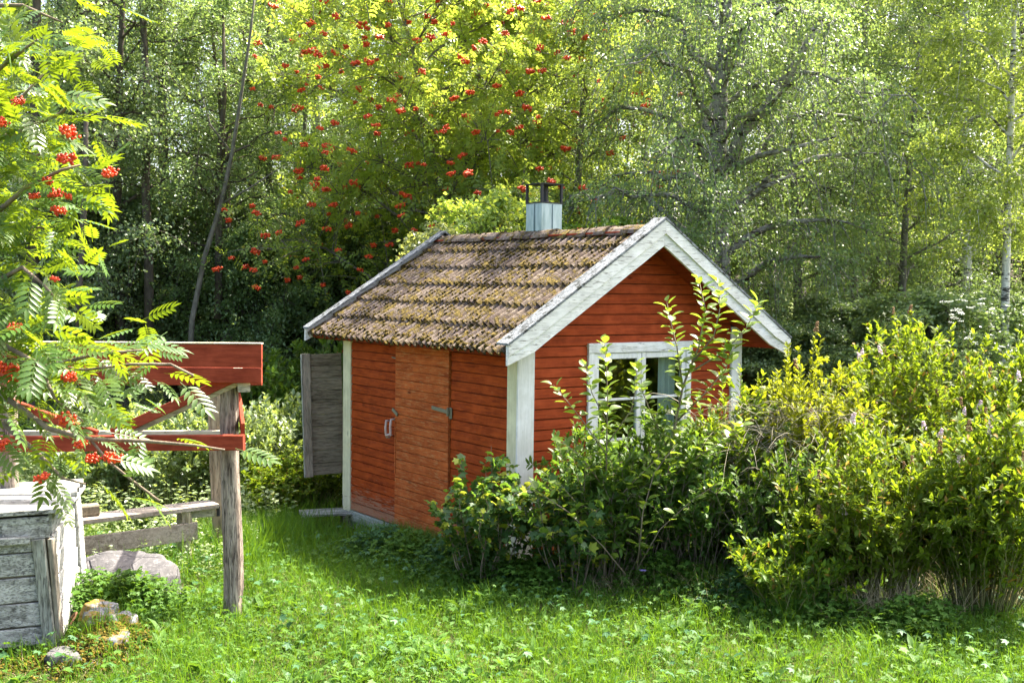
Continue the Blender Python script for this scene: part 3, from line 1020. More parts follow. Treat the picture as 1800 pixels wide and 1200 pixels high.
# concrete block under the square post
cbk = empty('concrete_block', (-2.74, 10.42, g1(-2.74, 10.42)), 0, 'pale concrete block under the square wooden post behind the log post', 'block')
MB().box((0, -.01, -.005), (.2, .2, .17), ch=.012).build('block', M['paver'], cbk)
cbk['label'] = cbk['label']

# bench behind the frame
bd = Vector((.81, .586, 0)).normalized()
bn_ = Vector((-bd.y, bd.x, 0))
be = Vector((-2.73, 10.27, 0))
bench = empty('wooden_bench', (be.x, be.y, 0), 0, 'long weathered plank bench between the well and the square post', 'bench')
def bp(s, o, z): return be - bd * s + bn_ * o + Vector((0, 0, z))
part('seat', bp(-.0, .03, .505), bp(1.9, .03, .50), .26, .042, M['bench'], root=bench)
part('apron_board', bp(.2, -.08, .30), bp(1.9, -.08, .295), .03, .16, M['bench'], root=bench)
for s in (.28, 1.75):
    part('leg', bp(s, -.045, -.03), bp(s, -.045, .483), .075, .075, M['bench_z'], up=(0, 1, 0), root=bench)
    part('leg', bp(s, .12, -.03), bp(s, .12, .483), .06, .06, M['bench_z'], up=(0, 1, 0), root=bench)
part('end_board', bp(-.02, .02, .43), bp(.33, .06, .44), .04, .08, M['pale_x'], root=bench)
part('bracket', bp(-.02, -.03, .40), bp(-.02, -.03, .49), .03, .03, M['iron'], up=(0, 1, 0), root=bench)
off = empty('beam_offcut', tuple(bp(1.5, .02, .525)), 0, 'short dark weathered beam end lying on the bench behind the well lid', 'beam')
pA, pB = bp(1.03, .05, .575), bp(2.0, .12, .575)
o_ = MB(); a, b_ = rel(off, (pA, pB)); o_.beam(a, b_, .13, .095, seg=5, warp=.006, ch=.012, rnd=rs); o_.build('timber', M['shutter'], off)

# ------------------------------------------------------------------ wooden well box
wx = Vector((.93, .36, 0)).normalized()
wy = Vector((-.23, .973, 0)).normalized()
wc = Vector((-3.13, 7.69, 0))                   # front right foot
LEAN = Vector((-.062, 0, 1)).normalized()
wz0 = .04
well = empty('well_box', tuple(wc), 0, 'weathered grey plank well box with a slanting lid standing on mossy stones', 'well')
def wp(a, b_, z): return wc + wx * a + wy * b_ + LEAN * z
def wpart(name, p0, p1, w, t, mat, up=(0, 0, 1), **k): return part(name, p0, p1, w, t, mat, up=up, root=well, **k)
WWD, WDP, WH = 1.35, 1.08, .90
nb = [(.0, .13), (.135, .165), (.305, .175), (.485, .16), (.65, .105), (.758, .085)]
for z_, h_ in nb:
    ti = rs.uniform(-.004, .004)
    wpart('front_board', wp(-WWD, 0, wz0 + z_ + h_ / 2 - ti), wp(-.05, 0, wz0 + z_ + h_ / 2 + ti), .026, h_ - .008, M['old_x'], warp=.003)
wpart('front_board', wp(-.30, -.012, wz0 + .80), wp(.0, -.012, wz0 + .805), .03, .13, M['old_x'], warp=.002)
wpart('handle_board', wp(-WWD, -.04, wz0 + .742), wp(-.125, -.04, wz0 + .742), .055, .05, M['old_x'], warp=.003)
for k_ in range(6):
    z_ = wz0 - .0 + k_ * .15
    wpart('side_board', wp(.0, .02, z_ + .075), wp(.0, WDP, z_ + .075), .026, .143, M['old_y'], warp=.003)
wpart('corner_batten', wp(-.052, -.028, wz0 - .03), wp(-.075, -.028, wz0 + .735), .085, .035, M['old_z'], up=(0, 1, 0))
wpart('corner_batten', wp(.012, -.02, wz0 - .03), wp(.005, -.02, wz0 + .735), .035, .06, M['shutter_z'], up=(0, 1, 0))
wpart('corner_batten', wp(.03, WDP - .04, wz0 - .0), wp(.03, WDP - .04, wz0 + .84), .035, .10, M['old_y'], up=(0, 1, 0))
# inner lining so that the box is closed
inn = MB()
q = [wp(a, b_, z_) - well.location for z_ in (wz0, wz0 + .86) for a, b_ in ((-WWD, .02), (-.02, .02), (-.02, WDP), (-WWD, WDP))]
inn.add(q, [(0, 1, 5, 4), (1, 2, 6, 5), (2, 3, 7, 6), (3, 0, 4, 7), (4, 5, 6, 7)])
inn.build('lining', M['shutter'], well)
# top ring and lid
wpart('top_board', wp(-WWD, -.015, wz0 + .865), wp(.0, -.015, wz0 + .868), .03, .05, M['old_x'])
lid = wpart('lid', wp(-WWD - .05, .045, wz0 + .925), wp(.085, .045, wz0 + .93), .20, .035, M['old_x'], warp=.003)
for k_ in range(1, 6):
    r_ = rs.uniform(-.012, .012)
    part('plank', wp(-WWD - .05, .045 + .205 * k_, wz0 + .927), wp(.085 + r_, .045 + .205 * k_, wz0 + .93), .198, .035, M['old_x'], root=well, parent=lid, warp=.003)
part('cleat', wp(.07, -.03, wz0 + .893), wp(.07, 1.10, wz0 + .893), .045, .035, M['old_y'], root=well, parent=lid)
hk = MB()
hpts = [wp(.035, .12 + .02 * i, 0) + Vector((.0 + .05 * math.sin(i / 9 * math.pi), 0, .10 + .085 * math.sin(i / 9 * math.pi * .9))) - well.location for i in range(10)]
hk.tube(hpts, [.008] * 10, 6); hk.build('hook', M['rust'], well, smooth=True)


# ------------------------------------------------------------------ stones
def rock(name, loc, size, mat, seed, label, cat='rock', group=None, flat=.5, rz=0, sub=4):
    import bmesh
    bm = bmesh.new()
    bmesh.ops.create_icosphere(bm, subdivisions=sub, radius=1.0)
    rr = random.Random(seed)
    planes = [(Vector((rr.gauss(0, 1), rr.gauss(0, 1), rr.gauss(0, .6))).normalized(), rr.uniform(.55, .85)) for _ in range(9)]
    planes.append((Vector((.05, -.05, 1)).normalized(), flat))
    for v in bm.verts:
        p = v.co.copy()
        for n_, d_ in planes:
            e = p.dot(n_) - d_
            if e > 0: p -= n_ * e * .88
        p *= 1 + .10 * noise.noise(p * 2.2 + Vector((seed, 0, 0))) + .05 * noise.noise(p * 6 + Vector((0, seed, 0))) + .018 * noise.noise(p * 17)
        v.co = Vector((p.x * size[0], p.y * size[1], p.z * size[2]))
    me = bpy.data.meshes.new(name); bm.to_mesh(me); bm.free()
    me.polygons.foreach_set('use_smooth', [True] * len(me.polygons))
    me.materials.append(mat)
    o = link(name, me, None, loc, (0, 0, rz))
    return tag(o, label, cat, group)
rock('boulder', (-3.08, 8.95, .02), (.62, .5, .46), M['boulder'], 5, 'large flat topped grey boulder in the grass between well and log post', 'boulder', flat=.62, rz=.3, sub=5)
G = None
rock('stone', (-2.98, 8.02, .12), (.17, .16, .20), M['mossrock'], 11, 'dark mossy stone against the right side of the well foot', 'stone')
rock('stone', (-2.86, 7.74, .16), (.17, .15, .15), M['mossrock'], 12, 'blue grey stone on top of the mossy heap beside the rusty hook', 'stone')
rock('stone', (-2.70, 7.52, .08), (.13, .15, .15), M['mossrock'], 13, 'rounded mossy stone on the outer right edge of the heap', 'stone')
rock('stone', (-2.93, 7.26, .05), (.16, .12, .13), M['boulder'], 14, 'pale bare stone low in the moss in front of the well', 'stone')
rock('stone', (-2.72, 7.27, .0), (.10, .10, .12), M['boulder'], 15, 'small grey stone right of the pale bare stone', 'stone')
rock('stone', (-3.35, 7.80, -.06), (.35, .16, .14), M['mossrock'], 16, 'long mossy foundation stone under the front of the well box', 'stone')
rock('stone', (-2.76, 7.92, .08), (.12, .14, .16), M['mossrock'], 17, 'orange mossy stone on the far side of the heap', 'stone')
rock('stone', (-2.62, 7.75, .0), (.09, .12, .10), M['boulder'], 18, 'little grey stone half sunk in the grass right of the heap', 'stone')

# ------------------------------------------------------------------ leaf templates and vegetation builders
def leaf2(w=.30, fold=.10):
    return np.array([(0, 0, 0), (-w, .48, fold), (0, 1, 0), (w, .48, fold)], float), np.array([(0, 3, 2), (0, 2, 1)])
def leaf4(w=.2, fold=.07, droop=.12):
    v = [(0, 0, 0), (-w, .3, fold), (w, .3, fold), (0, .5, .02), (-w * .8, .68, fold - droop * .3), (w * .8, .68, fold - droop * .3), (0, 1, -droop)]
    return np.array(v, float), np.array([(0, 2, 3), (0, 3, 1), (1, 3, 4), (2, 5, 3), (3, 6, 4), (3, 5, 6)])
def leaf_oval(w=.3, fold=.08, droop=.15):
    ys = [0, .12, .35, .62, .85, 1.0]; ws = [0, .55, 1, .92, .5, 0]
    v, f = [], []
    for y, s in zip(ys, ws):
        z = -droop * y * y
        if s == 0: v.append((0, y, z))
        else: v += [(-w * s, y, z + fold * s), (0, y, z), (w * s, y, z + fold * s)]
    f = [(0, 2, 1), (0, 3, 2)]
    for i in range(3):
        a = 1 + 3 * i; b = a + 3
        f += [(a, a + 1, b + 1), (a, b + 1, b), (a + 1, a + 2, b + 2), (a + 1, b + 2, b + 1)]
    f += [(10, 11, 13), (11, 12, 13)]
    return np.array(v, float), np.array(f)
def leaf_lobed(lobes=5, depth=.45):
    v = [(0, 0, 0)]; n = lobes * 2 + 1
    for i in range(n):
        a = math.pi * (-.32 + 1.64 * i / (n - 1)) - math.pi * 0
        r = 1.0 if i % 2 == 1 else depth + .18
        m = 1 - .25 * abs(i - (n - 1) / 2) / ((n - 1) / 2)
        v.append((-math.cos(a) * r * m * .62, .35 + math.sin(a) * r * m * .62, .07 * math.cos(i * 3.14) - .06 * r))
    f = [(0, i + 1, i) for i in range(1, n)]
    v = np.array(v, float); v[0] = (0, .1, 0)
    return v, np.array([(a, c, b) for a, b, c in f])
def blade(n=3):
    v, f = [], []
    for i in range(n + 1):
        t_ = i / n; w = .5 * (1 - t_ ** 1.6)
        v += [(-w, t_ * .35 * t_, t_ * (1 - .22 * t_)), (w, t_ * .35 * t_, t_ * (1 - .22 * t_))] if i < n else [(0, .35, .80)]
    for i in range(n - 1): f += [(2 * i, 2 * i + 1, 2 * i + 3), (2 * i, 2 * i + 3, 2 * i + 2)]
    f.append((2 * n - 2, 2 * n - 1, 2 * n))
    return np.array(v, float), np.array(f)
def compound(pairs=6, quick=False):
    """pinnate rowan leaf of length 1"""
    lv, lf = leaf2(.25, .08) if quick else leaf4(.155, .05, .06)
    V, F, n = [], [], 0
    for i in range(pairs):
        y = .26 + .58 * i / (pairs - 1); z = -.16 * y * y
        s = (.44 if quick else .36) * (1 - .35 * abs(i / (pairs - 1) - .45))
        for sg in (-1, 1):
            a = sg * R(62 - 14 * i / pairs)
            c, s_ = math.cos(a), math.sin(a)
            v = lv * s
            x2 = v[:, 0] * c + v[:, 1] * s_; y2 = -v[:, 0] * s_ + v[:, 1] * c
            V.append(np.stack([x2, y2 + y, v[:, 2] + z - abs(x2) * .12], -1)); F.append(lf + n); n += len(lv)
    v = lv * .34; V.append(v + np.array([0, .84, -.12])); F.append(lf + n); n += len(lv)
    r = .008
    V.append(np.array([(-r, 0, 0), (r, 0, 0), (r * .6, .5, -.04), (-r * .6, .5, -.04), (0, .86, -.12)])); F.append(np.array([(0, 1, 2), (0, 2, 3), (3, 2, 4)]) + n)
    return np.concatenate(V), np.concatenate(F)
def frames(D, N):
    """rotation matrices with y along D, z near N"""
    D = D / np.linalg.norm(D, axis=1, keepdims=True)
    X = np.cross(D, N); X /= np.linalg.norm(X, axis=1, keepdims=True) + 1e-9
    Z = np.cross(X, D)
    return np.stack([X, D, Z], -1)
def unit(a): return a / (np.linalg.norm(a, axis=-1, keepdims=True) + 1e-9)
def polytubes(P, Rr, s=3):
    N, K, _ = P.shape
    d = unit(P[:, -1] - P[:, 0])
    ref = np.where(np.abs(d[:, 2:3]) > .9, np.array([[1., 0, 0]]), np.array([[0., 0, 1]]))
    a = unit(np.cross(d, ref)); b = np.cross(d, a)
    ang = np.arange(s) * 2 * math.pi / s
    ring = a[:, None, None] * np.cos(ang)[None, None, :, None] + b[:, None, None] * np.sin(ang)[None, None, :, None]
    V = P[:, :, None] + ring * Rr[:, :, None, None]
    base = (np.arange(N) * K * s)[:, None, None] + (np.arange(K - 1) * s)[None, :, None]
    k = np.arange(s)[None, None]; q = (np.arange(s) + 1)[None, None] % s
    F = np.stack([base + k, base + q, base + s + q, base + s + k], -1).reshape(-1, 4)
    return V.reshape(-1, 3), F
class Acc:
    def __init__(self): self.V, self.F, self.n = [], [], 0
    def add(self, V, F):
        if not len(V): return
        self.V.append(V); self.F.append(F + self.n); self.n += len(V)
    def mesh(self, name, mat, smooth=False):
        f3 = [f for f in self.F if f.shape[1] == 3]; f4 = [f for f in self.F if f.shape[1] == 4]
        fs = []
        if f4: fs.append(np.concatenate(f4))
        if f3: fs.append(np.concatenate(f3))
        return npmesh(name, np.concatenate(self.V), fs, mat, smooth=smooth)

def bez(p0, p1, p2, k):
    t_ = np.linspace(0, 1, k)[None, :, None]
    return (1 - t_) ** 2 * p0[:, None] + 2 * t_ * (1 - t_) * p1[:, None] + t_ ** 2 * p2[:, None]

def gen_tree(seed, H, r0, lo=.15, spread=2.2, nl=26, ntw=20, nlf=60, leaf=None, size=.055, weep=0.0, shape='oval',
             up=.6, stems=1, sig=.10, wob=.02, twl=.34, lean=(0, 0), ldown=.25, topcut=1.0):
    """returns (trunk+limb mesh arrays, twig arrays, leaf arrays)"""
    rg = np.random.default_rng(seed)
    wood, lf = Acc(), Acc()
    tv, tf = leaf
    for s in range(stems):
        K = 14
        tt = np.linspace(0, 1, K)
        ph = rg.uniform(0, 6.28, 4)
        sa = rg.uniform(0, 6.28); sl = 0 if stems == 1 else rg.uniform(.12, .3)
        cx = H * (wob * np.sin(tt * 5 + ph[0]) * tt + lean[0] * tt + sl * math.cos(sa) * tt)
        cy = H * (wob * np.sin(tt * 4 + ph[1]) * tt + lean[1] * tt + sl * math.sin(sa) * tt)
        T = np.stack([cx, cy, tt * H], -1)
        rad = r0 * (1 - tt) ** .8 * (1 if stems == 1 else .7) + .006
        rad[0] *= 1.25
        wv, wf = polytubes(T[None], rad[None], 10)
        wood.add(wv, wf)
        hs = lo + (topcut - lo) * ((np.arange(nl) + rg.uniform(0, 1, nl)) / nl)
        az = np.arange(nl) * 2.39996 + rg.uniform(-.5, .5, nl) + s
        u = (hs - lo) / (1 - lo)
        if shape == 'oval': prof = np.sqrt(np.clip(1 - (2 * u - .85) ** 2 / 1.5, .08, 1))
        elif shape == 'cone': prof = np.clip(1.02 - u, .06, 1)
        elif shape == 'dome': prof = np.sqrt(np.clip(1 - u ** 2 * .92, .05, 1))
        else: prof = np.ones(nl)
        Ln = spread * prof * rg.uniform(.7, 1.12, nl)
        base = np.stack([np.interp(hs, tt, T[:, i]) for i in range(3)], -1)
        hd = np.stack([np.cos(az), np.sin(az), np.zeros(nl)], -1)
        upf = up * rg.uniform(.6, 1.3, nl)
        p1 = base + hd * Ln[:, None] * .5 + np.array([0, 0, 1.]) * (Ln * upf * .62)[:, None]
        p2 = base + hd * Ln[:, None] + np.array([0, 0, 1.]) * (Ln * (upf * .55 - weep * .25))[:, None]
        LP = bez(base, p1, p2, 7)
        LP[:, 1:-1] += rg.normal(0, .03, (nl, 5, 3)) * Ln[:, None, None]
        lr = (np.interp(hs, tt, rad) * .42)[:, None] * (1 - np.linspace(0, 1, 7))[None] ** .9 + .004
        v, f = polytubes(LP, lr, 5); wood.add(v, f)
        # twigs
        N = nl * ntw
        li = np.repeat(np.arange(nl), ntw)
        uu = rg.uniform(.06, 1, N) ** .85
        fi = uu * 5.999; i0 = fi.astype(int); fr_ = (fi - i0)[:, None]
        tb = LP[li, i0] * (1 - fr_) + LP[li, np.minimum(i0 + 1, 6)] * fr_
        ldir = unit(LP[li, 6] - LP[li, 0])
        td = unit(ldir * .7 + rg.normal(0, .62, (N, 3)) + np.array([0, 0, .15]))
        tl = Ln[li] * twl * rg.uniform(.5, 1.3, N) * (1.15 - .5 * uu) + .12
        t1 = tb + td * (tl * .55)[:, None] + np.array([0, 0, .08]) * tl[:, None]
        t2 = tb + td * (tl)[:, None] * (1 - .3 * weep) - np.array([0, 0, 1.]) * (tl * (.12 + weep * rg.uniform(.5, 1.5, N)))[:, None]
        TP = bez(tb, t1, t2, 4)
        v, f = polytubes(TP, np.tile(np.array([.007, .005, .003, .0015]) * (1 + r0 * 3), (N, 1)), 3); wood.add(v, f)
        # leaves
        Nf = N * nlf
        ti = np.repeat(np.arange(N), nlf)
        w = rg.uniform(.15, 1.05, Nf)
        q = w[:, None]
        lp = (1 - q) ** 2 * tb[ti] + 2 * q * (1 - q) * t1[ti] + q * q * t2[ti]
        lp = lp + rg.normal(0, sig, (Nf, 3)) * (.5 + tl[ti] * .5)[:, None]
        out = unit(lp - np.stack([np.interp(lp[:, 2], T[:, 2], T[:, 0]), np.interp(lp[:, 2], T[:, 2], T[:, 1]), lp[:, 2]], -1) + 1e-5)
        D = unit(rg.normal(0, .6, (Nf, 3)) + out * .45 - np.array([0, 0, ldown * 2]))
        Nn = rg.normal(0, .6, (Nf, 3)) + out * .2 + np.array([0, 0, .75])
        v, f = scatter(tv, tf, lp, frames(D, Nn), size * rg.uniform(.6, 1.25, Nf))
        lf.add(v, f)
    return wood, lf

def tree_obj(name, wood, lf, barkm, leafm, loc, rz, label, cat, group=None, crown='crown', scale=1.0):
    root = empty(name, loc, rz, label, cat, group)
    root.scale = (scale,) * 3
    link('trunk', wood.mesh('trunk', barkm, True), root)
    link(crown, lf.mesh('crown', leafm), root)
    return root

L2, L2b, L4 = leaf2(.30, .1), leaf2(.36, .14), leaf4(.17, .05, .1)
LF_N = 1.0

# ---- hero trees
birch_big = tree_obj('birch_tree', *gen_tree(1, 9.3, .20, lo=.22, spread=2.9, nl=42, ntw=36, nlf=50, leaf=L2b, size=.052, weep=.9, shape='oval', up=.75, sig=.085, topcut=.95),
    M['bk_old'], M['lf_birch'], (3.05, 16.2, g1(3.05, 16.2)), 0.6, 'big old birch with rough grey white trunk and hanging twigs behind the shed gable', 'birch', 'birches behind the shed')
birch_slim = tree_obj('birch_tree', *gen_tree(2, 9, .068, lo=.34, spread=1.5, nl=34, ntw=24, nlf=56, leaf=L2b, size=.055, weep=.5, shape='oval', up=.8, sig=.09, wob=.006),
    M['bk_birch'], M['lf_lime'], (7.0, 16.0, g1(7.0, 16.0)), 1.1, 'slim white stemmed birch with bright yellow green crown at the right', 'birch', 'birches behind the shed')

# rowan behind the shed with its berries
rw, rl = gen_tree(5, 6.3, .11, lo=.12, spread=2.75, nl=38, ntw=32, nlf=15, leaf=compound(3, True), size=.155, shape='dome', up=.75, stems=2, sig=.10, wob=.03, ldown=.15)
tcv, tcf = compound(3, True)
keepr = np.random.default_rng(2)
for q_ in range(len(rl.V)):                 # thin the crown a little
    v_ = rl.V[q_].reshape(-1, len(tcv), 3); k_ = keepr.uniform(0, 1, len(v_)) < .76
    v_ = v_[k_]; rl.V[q_] = v_.reshape(-1, 3)
    rl.F[q_] = (tcf[None] + (np.arange(len(v_)) * len(tcv))[:, None, None]).reshape(-1, 3) + sum(len(a) for a in rl.V[:q_])
rowan = tree_obj('rowan_tree', rw, rl, M['bk_grey'], M['lf_rowan'], (-.72, 20.2, g1(-.72, 20.2) - .1), 0.3, 'broad rowan full of orange red berry clusters behind the tiled roof', 'rowan', crown='crown', scale=1.27)
def berry_mesh(seed, n, rb, spread, flat=.55, tmpl=(OV, OFc)):
    r = np.random.default_rng(seed)
    P = r.normal(0, 1, (n, 3)); P = P / np.linalg.norm(P, axis=1, keepdims=True) * spread * r.uniform(.4, 1, (n, 1)); P[:, 2] *= flat
    Rm = np.tile(np.eye(3), (n, 1, 1))
    V, F_ = scatter(tmpl[0], tmpl[1], P, Rm, rb * r.uniform(.85, 1.15, n))
    return npmesh('berry_cluster', V, F_, M['berry'], smooth=True)
bms = [berry_mesh(s, 22, .016, .052) for s in range(4)]
crownV = rl.V
allp = np.concatenate([v.reshape(-1, 3) for v in rl.V])
rr = np.random.default_rng(9)
rzm = Matrix.Rotation(.3, 3, 'Z')
wld = (np.array(rzm) @ allp.T).T
cell = {}
for k in range(0, len(wld), 7):          # leaves on the open side of the crown, one candidate per patch
    w = wld[k]
    key = (int(math.floor(w[0] / .27)), int(math.floor(w[2] / .27)))
    if key not in cell or w[1] < cell[key][1]: cell[key] = w
cand = [w for w in cell.values() if w[1] < -.3]
rr.shuffle(cand)
for i, w in enumerate(cand[:285]):
    c2 = np.array(rzm).T @ (w + np.array([rr.uniform(-.1, .1), .10, rr.uniform(-.1, .1)]))
    o = link('berry_cluster', bms[i % 4], rowan, tuple(c2), (rr.uniform(-.4, .4), rr.uniform(-.4, .4), rr.uniform(0, 6)), float(rr.uniform(.75, 1.3)))

bm0 = [berry_mesh(70, 22, .016, .052)]
bv0 = np.empty(len(bm0[0].vertices) * 3, dtype=np.float32); bm0[0].vertices.foreach_get('co', bv0); bv0 = bv0.reshape(-1, 3).astype(float)
bf0 = np.array([tuple(p.vertices) for p in bm0[0].polygons])
pick = wld[rr.integers(0, len(wld), 3000)]
pick = pick[(pick[:, 1] < .1) & (np.linalg.norm((pick - np.array([0, 0, 3.6])), axis=1) > 1.5)][:330]
pl_ = (np.array(rzm).T @ (pick + np.array([0, -.06, 0])).T).T
v, f = scatter(bv0, bf0, pl_, np.tile(np.eye(3), (len(pl_), 1, 1)), rr.uniform(.5, 1.0, len(pl_)))
o = link('small_berry_clusters', npmesh('small_berry_clusters', v, f, M['berry'], smooth=True), rowan); o['kind'] = 'stuff'

# ---- forest variants
def sapling_like(seed, **k): return gen_tree(seed, **k)
V_birch = gen_tree(21, 11, .10, lo=.22, spread=1.9, nl=32, ntw=24, nlf=46, leaf=L2b, size=.055, weep=.8, up=.7, sig=.10)
V_aspen = gen_tree(22, 12, .12, lo=.10, spread=2.0, nl=36, ntw=22, nlf=40, leaf=leaf2(.42, .1), size=.06, weep=.15, up=.6, sig=.12)
V_alder = gen_tree(23, 9, .09, lo=.05, spread=2.0, nl=34, ntw=22, nlf=42, leaf=leaf2(.38, .1), size=.055, weep=.2, up=.55, sig=.12, stems=1)
V_spruce = gen_tree(24, 13, .14, lo=.08, spread=2.1, nl=60, ntw=20, nlf=30, leaf=leaf2(.16, .03), size=.085, weep=.25, shape='cone', up=.05, sig=.05, ldown=.1)
V_bush = gen_tree(25, 2.6, .025, lo=.05, spread=1.0, nl=28, ntw=14, nlf=44, leaf=L2b, size=.05, weep=.15, shape='dome', up=.9, sig=.07, stems=2)

protos = {}
def forest(kind, key, px, Y, label, group, scale=1.0, rz=None, leafm=None, barkm=None, cat='tree', name=None, Hs=1.0):
    V_ = {'birch': V_birch, 'aspen': V_aspen, 'alder': V_alder, 'spruce': V_spruce, 'bush': V_bush}[kind]
    mk = kind
    if mk not in protos:
        protos[mk] = (V_[0].mesh('trunk', M[barkm]), V_[1].mesh('crown', M[leafm]))
    a, b_ = protos[mk]
    x = (px - 900) / F_PX * Y
    root = empty(name or kind + '_tree', (x, Y, g1(x, Y) - .05), rs.uniform(0, 6.28) if rz is None else rz, label, cat, group)
    if Hs == 0:
        Hs = (3.0 + .245 * Y + rs.uniform(0, 1.2) - g1(x, Y)) / ({'birch': 11, 'aspen': 12, 'alder': 9, 'spruce': 13, 'bush': 3}[kind] * scale)
    root.scale = (scale, scale, scale * Hs)
    for nm, me, mt in (('trunk', a, barkm), ('crown', b_, leafm)):
        o = link(nm, me, root)
        o.material_slots[0].link = 'OBJECT'; o.material_slots[0].material = M[mt]
    return root
GB = 'trees of the wood behind the shed'
spec = [
 # kind, px, Y, scale, leaf material, bark, label
 ('aspen', 60, 18.5, 1.0, 'lf_dark', 'bk_dark', 'dark leafy tree behind the left end of the red beam'),
 ('alder', 215, 19.5, 1.1, 'lf_dark', 'bk_dark', 'dark broad tree behind the middle of the red beam'),
 ('aspen', 300, 21.5, 1.05, 'lf_dark', 'bk_dark', 'tall aspen with dark trunk left of the open shutter and the rowan'),
 ('birch', 392, 20.0, 1.0, 'lf_birch', 'bk_dark', 'birch with dark forked limbs between the red beam end and the rowan'),
 ('alder', 480, 23.5, 1.1, 'lf_dark', 'bk_dark', 'shadowed tree behind the left edge of the rowan'),
 ('birch', 573, 22.5, 1.1, 'lf_birch', 'bk_birch', 'birch with pale stem rising above the left shoulder of the rowan'),
 ('spruce', 160, 25.0, 1.0, 'lf_spruce', 'bk_dark', 'dark spruce deep in the wood at the left'),
 ('spruce', 960, 26.0, 1.0, 'lf_spruce', 'bk_dark', 'dark spruce top above the chimney behind the rowan'),
 ('birch', 760, 24.0, 1.1, 'lf_lime', 'bk_birch', 'light green birch directly behind the rowan crown'),
 ('birch', 1010, 18.8, .92, 'lf_lime', 'bk_grey', 'yellow green birch between the rowan and the big old birch'),
 ('aspen', 1120, 22.5, 1.0, 'lf_birch', 'bk_grey', 'tree filling the gap above the roof apex'),
 ('alder', 1400, 19.5, 1.1, 'lf_birch', 'bk_grey', 'grey green tree right of the big old birch'),
 ('birch', 1500, 22.5, 1.1, 'lf_lime', 'bk_grey', 'sunlit birch midway between the big old birch and the slim one'),
 ('alder', 1590, 18.5, .85, 'lf_birch', 'bk_grey', 'leafy tree just left of the slim white birch'),
 ('spruce', 1655, 27.0, 1.0, 'lf_spruce', 'bk_dark', 'dark spruce showing between the birches at the right'),
 ('birch', 1700, 19.5, 1.0, 'lf_lime', 'bk_birch', 'lime green birch close behind the slim white stem'),
 ('alder', 1800, 20.5, 1.05, 'lf_dark', 'bk_dark', 'dark tree at the right edge behind the slim white birch'),
]
for k_, px, Y, s_, lm, bm_, lb in spec:
    forest(k_, None, px, Y, lb, GB, scale=s_, leafm=lm, barkm=bm_, cat='spruce' if k_ == 'spruce' else ('birch' if k_ == 'birch' else 'tree'), Hs=0 if 350 < px < 1450 else 1.0)
far = 0
# second rank that closes the wood
fill = [(-20, 'aspen', 'lf_dark'), (110, 'birch', 'lf_birch'), (240, 'alder', 'lf_dark'), (345, 'alder', 'lf_birch'), (440, 'birch', 'lf_birch'), (520, 'alder', 'lf_dark'), (650, 'alder', 'lf_birch'), (860, 'aspen', 'lf_birch'),
        (930, 'birch', 'lf_lime'), (1060, 'alder', 'lf_birch'), (1180, 'birch', 'lf_lime'), (1290, 'alder', 'lf_birch'), (1350, 'birch', 'lf_lime'), (1450, 'alder', 'lf_birch'), (1540, 'aspen', 'lf_lime'), (1640, 'alder', 'lf_birch'), (1745, 'birch', 'lf_birch'), (1830, 'aspen', 'lf_birch')]
where = ['at the left edge behind the near rowan', 'between the left edge and the thin dark trunk', 'just left of the leaning grey stem', 'just right of the leaning grey stem', 'behind the forked dark tree',
         'behind the left shoulder of the berry rowan', 'behind the left half of the berry rowan', 'behind the ridge, above the silvery willow', 'straight above the chimney', 'above the ridge right of the chimney',
         'above the roof apex', 'directly behind the big old birch', 'just right of the big old birch', 'above the right eave of the shed', 'above the golden shrub', 'left of the slim birch crown', 'behind the slim white birch stem', 'at the right edge of the wood']
for (px, k_, lm), wh in zip(fill, where):
    forest(k_, None, px, 27 + rs.uniform(-1.5, 1.5), 'second rank leafy tree ' + wh, 'second rank of the wood', scale=rs.uniform(.95, 1.15), leafm=lm, barkm='bk_grey', Hs=0)
for row, (Y, n, off_) in enumerate(((33, 10, 0), (40, 11, 90))):
    for i in range(n):
        px = -60 + off_ + i * 1980 / (n - .5) + rs.uniform(-50, 50)
        k_ = ['birch', 'aspen', 'spruce', 'birch', 'alder'][(i * 2 + row) % 5]
        lm = {'birch': 'lf_lime', 'aspen': 'lf_birch', 'alder': 'lf_dark', 'spruce': 'lf_spruce'}[k_]
        forest(k_, None, px, Y + rs.uniform(-2, 2), 'distant tree far back in the wood, seen only through gaps', 'distant trees seen through gaps', scale=rs.uniform(1.1, 1.35), leafm=lm, barkm='bk_grey', Hs=0 if px > 100 else 1.0)
